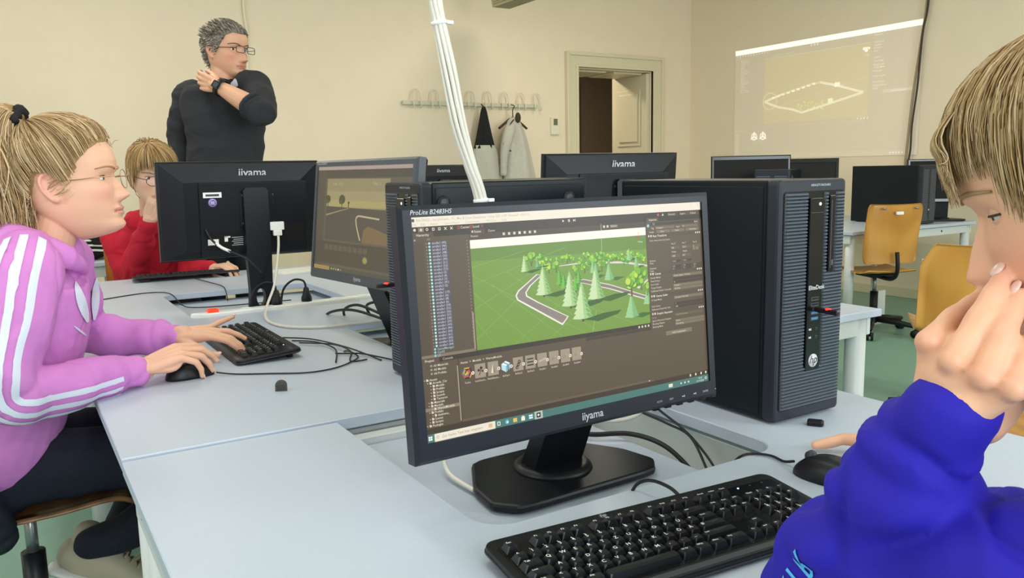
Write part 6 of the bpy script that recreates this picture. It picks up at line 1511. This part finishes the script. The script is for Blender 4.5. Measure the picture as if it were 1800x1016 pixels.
    SL = [(SHL+Vector((.03, -.02, -.02)), .075, .075), (SHL, .070, .070), (SHL.lerp(EL, .5)+Vector((0, 0, .0)), .062, .064), (EL+Vector((0, .008, .0)), .050, .052), (EL.lerp(W_, .14)+Vector((-.006, .006, .004)), .053, .052), (EL.lerp(W_, .40), .053, .051), (EL.lerp(W_, .66), .053, .051), (EL.lerp(W_, .80), .047, .047)]
    CU_ = [(EL.lerp(W_, .76), .036, .038), (EL.lerp(W_, .90), .0345, .037), (EL.lerp(W_, 1.01), .033, .036)]
    SR = [(RSh, .070, .070), (RSh.lerp(REl, .5), .064, .064), (REl, .054, .054), (REl.lerp(RW, .5)+Vector((0, 0, -.008)), .046, .046), (REl.lerp(RW, .85), .038, .040), (REl.lerp(RW, .98), .033, .036)]
    tor = [(Vector((.775, .215, .945)), .05, .07), (Vector((.79, .195, .915)), .075, .12), (Vector((.805, .175, .865)), .105, .17), (Vector((.82, .16, .80)), .125, .185), (Vector((.84, .12, .65)), .13, .18), (Vector((.85, .09, .52)), .14, .18)]
    parts = [loft(SL, 28, (0, 0, 1), 8, .085, 5), loft(SR, 20, (0, 0, 1), 6, .04, 6), loft(tor, 28, fd, 5, .01, 4), loft(CU_, 20, (0, 0, 1), 4)]
    hc = HM@Vector((0, -.26, -.72))
    parts += [loft([(hc+fd*.085+Vector((0, 0, -.04)), .03, .025), (hc+fd*.05+fd.cross(Vector((0, 0, 1)))*-.075, .042, .036), (hc+fd.cross(Vector((0, 0, 1)))*-.085-fd*.03, .048, .04), (hc-fd*.085, .055, .05), (hc+fd.cross(Vector((0, 0, 1)))*.085-fd*.03, .048, .04), (hc+fd*.05+fd.cross(Vector((0, 0, 1)))*.075, .042, .036), (hc+fd*.085+Vector((0, 0, -.04)), .03, .025)], 14, (0, 0, 1), 6)]
    hm = fuse(parts, .004, 2); crease(hm, .006, 9.5, 9, (1, 1, 1.2), .007); ho = rel(cloth('hoodie', hm, m_blue, g))
    # seam ring where the cuff starts, light blue lettering on the sleeve
    tree = bvh(hm); m_cy = mat('cyan_print', '#4fb6e8', .6)
    side = d.cross(CF).normalized()*-1
    if side.dot(CR) > 0: side = -side
    tow = -CF
    for k, (t_, tx) in enumerate(((.02, 'K'), (.10, 'Y'), (.18, 'R'))):
        p = EL.lerp(W_, t_)+Vector((-.010, .010, .008)); a = (side*.86+tow*.5).normalized(); up = a.cross(d).normalized()
        Mx = Matrix((d, -up, a)).transposed().to_4x4(); Mx.translation = p+a*.06
        b = MB(); b.text(tx, .028, Mx, align='CENTER', bold=.012)
        for v in b.bm.verts:
            h_ = tree.ray_cast(v.co+a*.08, -a); v.co = (h_[0]+a*.0015) if h_[0] is not None else v.co
        o = b.build('sleeve_lettering', m_cy, ho); rel(o)
    m_navy = MATS['navy_cloth']
    P = []
    for sx in (-1, 1):
        q = Vector((.86+sx*.09, .10, .54)); P.append(loft([(q, .085, .085), (q+Vector((0, .22, .02)), .078, .078), (q+Vector((0, .42, -.0)), .062, .062), (q+Vector((0, .45, -.08)), .058, .058), (q+Vector((0, .42, -.30)), .05, .05), (q+Vector((0, .40, -.46)), .042, .042)], 18, (1, 0, 0), 5))
    P.append(ell((.86, .09, .56), (.17, .13, .09)))
    rel(cloth('trousers', fuse(P, .008, 3), m_navy, g))
    for sx in (-1, 1):
        b = MB(); q = Vector((.86+sx*.09, .53, .035)); b.raw(*loft([(q+Vector((0, -.06, .01)), .04, .036), (q+Vector((0, .05, .0)), .04, .042), (q+Vector((0, .16, -.008)), .024, .036)], 16, (0, 0, 1), 5)); rel(b.build('shoe', m_blackcloth, g))
    # hair: long fringe, bowl-like sides
    cols = ('#b99a6e', '#a58659', '#cbb088', '#8d7048', '#d8c09a')
    tbl = ((0, .24), (.9, .22), (1.2, .12), (1.45, -.02), (1.6, -.10), (1.75, .0), (2.0, -.05), (2.4, -.24), (3.2, -.3))
    mask = lambda th, z: (z-tapetbl(th, tbl))/.08
    base = scalp(HM, mask, lambda th, z: .018, '#a07c4c', rnd)
    crown = Vector((.05, -.18, .49)); paths = []
    for i in range(4800):
        th = rnd.uniform(-PI, PI); ath = abs(th)
        ze = .18 if ath < 1.0 else (.02 if ath < 1.45 else (-.08 if ath < 1.9 else -.24))
        ze += rnd.uniform(-.06, .09); st = rnd.uniform(.0, .4); off = rnd.uniform(1.035, 1.085); pts = []
        pe = head_pt(th+rnd.uniform(-.12, .12), ze, False)
        d0 = crown-SKC; d0 = Vector((d0.x/SKR.x, d0.y/SKR.y, d0.z/SKR.z)).normalized(); e = pe-SKC; d1 = Vector((e.x/SKR.x, e.y/SKR.y, e.z/SKR.z)).normalized()
        for k in range(6):
            t_ = st+(1-st)*k/5; dd = d0.lerp(d1, t_).normalized(); o_ = off+.02*math.sin(PI*min(1, t_*.9))
            pts.append(HM@(over(dd, o_)+Vector((rnd.uniform(-1, 1), rnd.uniform(-1, 1), 0))*.006))
        paths.append(pts)
    s1 = strands(paths, .00078, rnd, cols, 2)
    # the swept fringe standing off the forehead
    paths = []
    for i in range(520):
        th = rnd.uniform(-1.0, .75); x0 = math.sin(th)*.26
        cv_ = .25*abs(x0)**1.6*2; p0 = over((x0, .35, .85), 1.05); p1 = Vector((x0*1.10, .385-cv_+rnd.uniform(0, .025), .33)); p2 = Vector((x0*1.16, .412-cv_+rnd.uniform(-.012, .018), .23)); p3 = Vector((x0*1.2-.02, .412-cv_+rnd.uniform(-.01, .02), .14+rnd.uniform(-.08, .08)))
        paths.append([HM@p0, HM@p1, HM@p2, HM@p3])
    s2 = strands(paths, .0007, rnd, cols, 5)
    rel(hair_obj('hair', [base, s1, s2], g, m_hair)); return g
blue_boy()

# ------------------------------------------------------------------ standing man in the dark pullover
def man():
    rnd = random.Random(21); D = 4.17
    O = Vector((1.0, 4.45, 0)); g = thing('person', 'grey-haired man in a dark pullover standing with one hand on his shoulder', 'person', O)
    def rel(o):
        if o.parent == g: o.matrix_parent_inverse = Matrix.Translation(-O)
        return o
    FACE['skin'] = '#dca98c'; H = .272; HM = head_matrix(px(399, 89, D), 148, 2, 0, H)
    up = Vector((0, 0, 1)); fw = az_dir(190)
    nb = px(395, 150, D+.02); RS = px(333, 172, D+.03); LS = px(447, 150, D-.02); LE = px(458, 196, 3.93); LWr = px(384, 152, 3.96)
    hipc = px(392, 330, D+.03); RE = px(316, 250, D+.05); RWr = px(322, 345, D-.02)
    F0 = px(349, 133, 4.0)
    J = hand_pose(LWr, px(340, 136, 4.02)-LWr, px(350, 200, 4.3)-px(350, 190, 4.0), Vector((0, 0, 1)), [(18, 30, 18), (22, 34, 18), (26, 36, 20), (30, 38, 20)], (2, 0, -3, -7), 1.18, ((.3, .9, .3), (.1, 1, .3), (.0, 1, .4)))
    parts = xf([head_geo({'nose': 1.1, 'wide': 1.02})]+ear_geo(1)+ear_geo(-1), HM)
    parts += [loft([(HM@Vector((0, -.1, -.2)), .066, .066), (nb, .068, .070), (nb+Vector((0, 0, -.10)), .10, .16), (px(395, 240, D+.02), .11, .16), (hipc, .11, .15)], 20, fw, 5)]
    parts += [loft([(LS, .06, .06), (LE, .048, .048), (LE.lerp(LWr, .35), .050, .048), (LWr, .030, .036), (LWr+(px(340, 136, 4.02)-LWr).normalized()*.02, .026, .036)], 16, up, 5), loft([(RS, .06, .06), (RE, .045, .045), (RWr, .03, .034)], 14, fw, 5)]
    parts += hand_parts(J)
    JR = hand_pose(RWr, (0, -.1, -1), (1, 0, 0), fw, [(15, 25, 20)]*4, (3, 0, -3, -6), 1.15); parts += hand_parts(JR)
    me = fuse(parts, .0042, 1); skin_cols(me, HM, '#dfaa8a', '#c07c6e', '#d98d78'); rel(cloth('body', me, m_skin, g))
    n0 = set(g.children); face_parts(g, HM, m_skin, '#4a4038', '#6b5c4a', (.1, 0), 24, -24, .008)
    for c in set(g.children)-n0: rel(c)
    m_sw = mat('charcoal_knit', '#26282d', .9, noise=.08, nscale=50, bump=.3, bscale=350)
    tor = [(px(396, 152, D+.02), .075, .09), (px(394, 166, D+.02), .095, .17), (px(392, 182, D+.02), .115, .205), (px(395, 215, D+.02), .13, .20), (px(397, 250, D+.02), .128, .19), (px(396, 290, D+.02), .13, .185), (px(394, 340, D+.02), .135, .19)]
    rs = [(RS+Vector((.03, 0, .01)), .075, .075), (RS, .082, .080), (px(320, 215, D+.04), .070, .070), (RE, .062, .062), (px(318, 300, D+.02), .055, .055), (RWr+Vector((0, 0, .03)), .043, .045)]
    ls = [(LS+Vector((-.04, 0, .0)), .075, .075), (LS, .078, .078), (LS.lerp(LE, .55)+Vector((.015, 0, 0)), .072, .072), (LE+Vector((.010, 0, -.006)), .064, .066), (LE.lerp(LWr, .13)+Vector((0, 0, -.004)), .066, .068), (LE.lerp(LWr, .24), .058, .060)]
    hm = fuse([loft(tor, 28, fw, 5, .01, 5), loft(rs, 20, fw, 6, .035, 9), loft(ls, 20, up, 6, .05, 5)], .006, 3); crease(hm, .007, 8, 4, (1, 1, 1.3), .0028); rel(cloth('pullover', hm, m_sw, g))
    b = MB(); cc = LE.lerp(LWr, .25); dd_ = (LWr-LE).normalized(); u_ = dd_.orthogonal().normalized(); v_ = dd_.cross(u_)
    b.tube([cc+(u_*math.cos(a)+v_*math.sin(a))*.058+dd_*.004*math.sin(3*a) for a in [2*PI*k/28 for k in range(29)]], [.013+.002*math.sin(k*2.1) for k in range(29)], 8); rel(b.build('rolled_cuff', m_sw, g))
    # shirt collar
    m_col = mat('pale_shirt', '#b9bcc6', .8)
    for sx, (x0, y0, x1, y1, dd) in ((1, (408, 150, 421, 139, 4.08)), (-1, (372, 136, 362, 124, 4.16))):
        b = MB(); b.raw(*loft([(px(x0, y0, dd), .014, .006), (px((x0+x1)/2+sx*2, (y0+y1)/2, dd), .020, .008), (px(x1, y1, dd+.06), .016, .007)], 12, up, 5)); rel(b.build('shirt_collar', m_col, g))
    # trousers and shoes (behind the desk)
    tp = [ell(hipc+Vector((0, 0, -.05)), (.18, .14, .15))]
    for sx in (-1, 1):
        q = Vector((hipc.x+sx*.10, hipc.y, 0)); tp.append(loft([(q+Vector((0, 0, hipc.z)), .10, .10), (q+Vector((0, 0, .9)), .095, .095), (q+Vector((0, 0, .5)), .072, .072), (q+Vector((0, 0, .09)), .06, .06)], 18, fw, 5))
        b = MB(); b.raw(*loft([(q-fw*.06+Vector((0, 0, .05)), .045, .042), (q+fw*.08+Vector((0, 0, .042)), .04, .05), (q+fw*.20+Vector((0, 0, .034)), .026, .042)], 16, (0, 0, 1), 5)); rel(b.build('shoe', m_blackcloth, g))
    rel(cloth('trousers', fuse(tp, .012, 3), mat('dark_jeans', '#1d222c', .9), g))
    # short grey hair
    cols = ('#8f8678', '#a59b8c', '#6f675b', '#bdb4a6', '#5d564c')
    tbl = ((0, .27), (.5, .28), (.9, .22), (1.15, .10), (1.35, -.02), (1.5, -.10), (1.62, .02), (1.9, .02), (2.2, -.16), (2.7, -.30), (3.2, -.32))
    mask = lambda th, z: (z-tapetbl(th, tbl))/.07
    base = scalp(HM, mask, lambda th, z: .030+.03*max(0, z), '#7a7266', rnd); paths = []
    for i in range(1500):
        th = rnd.uniform(-PI, PI); z = min(.48, tapetbl(th, tbl)+rnd.uniform(0, .5)); p = head_pt(th, z, False); d = (p-Vector((0, -.02, .0))).normalized()
        q0 = p+d*.015; sw = Vector((.10, -.05, .05)) if z > .2 else Vector((0, -.09, -.04)); L = rnd.uniform(.25, .7)
        paths.append([HM@q0, HM@(q0+d*.035+sw*.4*L), HM@(q0+d*.040+sw*L)])
    rel(hair_obj('hair', [base, strands(paths, .0022, rnd, cols, 3)], g, m_hair))
    gl = glasses(HM, g, 'rect', m_gloss, m_lens, .0065, wl=.098, hl=.058, ycl=.475, zc=-.015); tag(gl, 'black rectangular glasses worn by the standing man', 'glasses')
    # wrist watch
    t = thing('wrist_watch', 'black wrist watch on the raised arm of the standing man', 'watch', (0, 0, 0)); d = (LWr-LE).normalized(); wc = LWr-d*.012
    b = MB(); ax = d; u = (CF*-1-ax*(CF*-1).dot(ax)).normalized(); v = ax.cross(u); vs, fs = [], []
    for k in range(24):
        a = 2*PI*k/24
        for o_, r0 in ((-.013, .002), (.013, .002), (.013, .006), (-.013, .006)): vs.append(wc+ax*o_+u*math.cos(a)*(.037+r0)+v*math.sin(a)*(.037+r0))
    for k in range(24):
        j = (k+1) % 24
        for q in range(4): w_ = (q+1) % 4; fs.append((k*4+q, k*4+w_, j*4+w_, j*4+q))
    b.raw(vs, fs); b.build('strap', m_black, t)
    Mx = Matrix((ax, v, u)).transposed().to_4x4(); Mx.translation = wc+u*.046
    b = MB(); b.box(-.02, .02, -.018, .018, -.004, .007, .004, 2)
    for q in b.bm.verts: q.co = Mx@q.co
    b.build('case', m_gloss, t)
    b = MB(); b.box(-.013, .013, -.012, .012, .0065, .0078)
    for q in b.bm.verts: q.co = Mx@q.co
    b.build('dial', m_grey, t)
    return g
man()

# ------------------------------------------------------------------ boy in red behind the stickered monitor
def red_boy():
    rnd = random.Random(33)
    O = Vector((.62, 4.5, .47)); g = thing('person', 'boy in a red hoodie with dark glasses, half hidden behind the stickered monitor', 'person', O)
    def rel(o):
        if o.parent == g: o.matrix_parent_inverse = Matrix.Translation(-O)
        return o
    FACE['skin'] = '#dfae90'; H = .270; HM = head_matrix(px(268, 306, 3.72), 172, 12, 0, H); fw = az_dir(184); up = Vector((0, 0, 1)); rt = fw.cross(up).normalized()*-1
    nb = px(268, 385, 3.95); RS = px(207, 412, 4.04); LS = px(345, 412, 4.04); RE = px(234, 480, 3.99); RWr = px(262, 388, 3.72)
    LE = px(335, 482, 4.02); LWr = px(374, 470, 3.93)
    JR = hand_pose(RWr, px(280, 345, 3.66)-RWr, CF, -CR, [(35, 70, 40)]*4, (2, 0, -2, -5), 1.12, ((.2, 1, .4), (0, 1, .5), (0, 1, .3)))
    JL = hand_pose(LWr, px(420, 468, 3.85)-LWr, (0, 0, -1), px(380, 480, 3.5)-px(380, 470, 3.7), [(26, 40, 24), (24, 42, 24), (26, 44, 26), (30, 46, 26)], (4, 0, -6, -12), 1.1)
    parts = xf([head_geo({'nose': .95})]+ear_geo(1)+ear_geo(-1), HM)
    parts += [loft([(HM@Vector((0, -.1, -.2)), .058, .058), (nb, .06, .06), (px(272, 420, 4.10), .09, .14), (px(275, 490, 4.15), .10, .14), (Vector((.64, 4.55, .56)), .10, .14)], 20, fw, 5)]
    parts += [loft([(RS, .055, .055), (RE, .042, .042), (RE.lerp(RWr, .4), .042, .042), (RWr, .026, .030), (RWr+(px(280, 345, 3.66)-RWr).normalized()*.02, .023, .03)], 16, up, 5), loft([(LS, .055, .055), (LE, .042, .042), (LWr, .024, .030)], 16, up, 5)]
    parts += hand_parts(JR)+hand_parts(JL)
    me = fuse(parts, .0045, 1); skin_cols(me, HM, '#e6b89c', '#c98879', '#df9a86'); rel(cloth('body', me, m_skin, g))
    n0 = set(g.children); face_parts(g, HM, m_skin, '#4b3c30', '#8c6c48', (.05, -.2), 20, -20, .008)
    for c in set(g.children)-n0: rel(c)
    m_red = mat('red_fleece', '#c20f2e', .85, noise=.06, nscale=25, bump=.25, bscale=240)
    tor = [(nb+Vector((0, .01, -.01)), .06, .075), (px(270, 405, 4.03), .10, .16), (px(273, 425, 4.08), .12, .21), (px(275, 460, 4.12), .13, .21), (Vector((.63, 4.47, .70)), .13, .20), (Vector((.64, 4.55, .56)), .135, .20)]
    rs = [(RS+Vector((.04, 0, 0)), .07, .07), (RS, .076, .076), (RS.lerp(RE, .5)+px(212, 440, 4.0)-px(220, 440, 4.0), .070, .070), (RE, .062, .062), (RE.lerp(RWr, .25)+Vector((0, 0, .005)), .060, .060), (RE.lerp(RWr, .60), .052, .052), (RE.lerp(RWr, .80), .044, .044)]
    cu = [(RE.lerp(RWr, .76), .040, .041), (RE.lerp(RWr, .98), .037, .039)]
    ls = [(LS+Vector((-.04, 0, 0)), .07, .07), (LS, .074, .074), (LS.lerp(LE, .5), .068, .068), (LE, .058, .058), (LE.lerp(LWr, .5), .050, .050), (LE.lerp(LWr, .95), .036, .038)]
    hc = nb+Vector((0, .02, .0))
    hood = [loft([(hc+fw*.07+Vector((0, 0, -.05)), .03, .024), (hc+fw*.03-rt*.085, .040, .034), (hc-fw*.05-rt*.07, .046, .04), (hc-fw*.10, .05, .045), (hc-fw*.05+rt*.07, .046, .04), (hc+fw*.03+rt*.085, .040, .034), (hc+fw*.07+Vector((0, 0, -.05)), .03, .024)], 12, up, 6)]
    hm = fuse([loft(tor, 26, fw, 5, .01, 5), loft(rs, 20, up, 6, .05, 5), loft(cu, 18, up, 4), loft(ls, 20, up, 6, .05, 5)]+hood, .0055, 3); crease(hm, .006, 9, 7, (1, 1, 1), .0035); rel(cloth('hoodie', hm, m_red, g))
    tp = [ell((.64, 4.57, .55), (.17, .13, .09))]
    for sx in (-1, 1):
        q = Vector((.64+sx*.09, 4.55, .54)); tp.append(loft([(q, .085, .085), (q+Vector((0, -.22, .02)), .078, .078), (q+Vector((0, -.42, 0)), .062, .062), (q+Vector((0, -.44, -.09)), .056, .056), (q+Vector((0, -.42, -.44)), .045, .045)], 16, (1, 0, 0), 5))
        b = MB(); q2 = Vector((.64+sx*.09, 4.02, .04)); b.raw(*loft([(q2+Vector((0, .08, .01)), .04, .038), (q2, .04, .042), (q2+Vector((0, -.14, -.008)), .024, .036)], 14, (0, 0, 1), 5)); rel(b.build('shoe', m_blackcloth, g))
    rel(cloth('trousers', fuse(tp, .012, 3), MATS['dark_jeans'], g))
    cols = ('#b28d5c', '#9c7847', '#c6a26e', '#856439', '#d2b486')
    tbl = ((0, .20), (.6, .20), (.95, .16), (1.2, .06), (1.4, -.06), (1.55, -.14), (1.68, .02), (1.95, .0), (2.3, -.2), (3.2, -.32))
    mask = lambda th, z: (z-tapetbl(th, tbl))/.07
    base = scalp(HM, mask, lambda th, z: .045+.05*max(0, z), '#8f6b3c', rnd)
    part = Vector((.10, .10, .56)); paths = []
    for i in range(1600):
        th = rnd.uniform(-PI, PI); ath = abs(th); ze = tapetbl(th, tbl)+rnd.uniform(-.10, .05)
        pe = head_pt(th+rnd.uniform(-.1, .1), ze, False); st = rnd.uniform(0, .5); pts = []; off = rnd.uniform(1.05, 1.15)
        d0 = part-SKC; d0 = Vector((d0.x/SKR.x, d0.y/SKR.y, d0.z/SKR.z)).normalized(); e = pe-SKC; d1 = Vector((e.x/SKR.x, e.y/SKR.y, e.z/SKR.z)).normalized()
        for k in range(6):
            t_ = st+(1-st)*k/5; dd = d0.lerp(d1, t_).normalized(); pts.append(HM@over(dd, off-.01+.06*math.sin(PI*min(1, t_))*(.5+.5*max(0, math.cos(th)))))
        paths.append(pts)
    rel(hair_obj('hair', [base, strands(paths, .0017, rnd, cols, 3)], g, m_hair))
    gl = glasses(HM, g, 'round', mat('dark_rim', '#2a2530', .4), m_lens, .0055, wl=.098, hl=.078, ycl=.47, zc=-.025); tag(gl, 'dark round glasses worn by the boy in red', 'glasses')
    return g
red_boy()
# dark quilted jacket hanging on the back of the girl's chair
t = thing('quilted_jacket', 'dark quilted jacket hung over the back of the chair at lower left', 'jacket', (-.215, 2.12, .60))
for k in range(5):
    b = MB(); z = -.13+k*.055; b.raw(*loft([(Vector((-.02, -.24+.02*abs(k-2), z)), .034, .045), (Vector((-.015, -.10, z-.006)), .036, .055), (Vector((-.015, .08, z)), .036, .055), (Vector((-.02, .26, z+.004)), .034, .045)], 16, (0, 0, 1), 5, .04, 5)); b.build('quilted_panel', mat('quilt_navy', '#121524', .55, noise=.1, nscale=30), t)
b = MB(); b.raw(*loft([(Vector((.02, -.22, .06)), .05, .05), (Vector((.07, -.22, .0)), .05, .052), (Vector((.12, -.21, -.08)), .046, .05), (Vector((.14, -.20, -.13)), .038, .04)], 18, (0, 0, 1), 6, .05, 6)); b.build('sleeve', MATS['quilt_navy'], t)
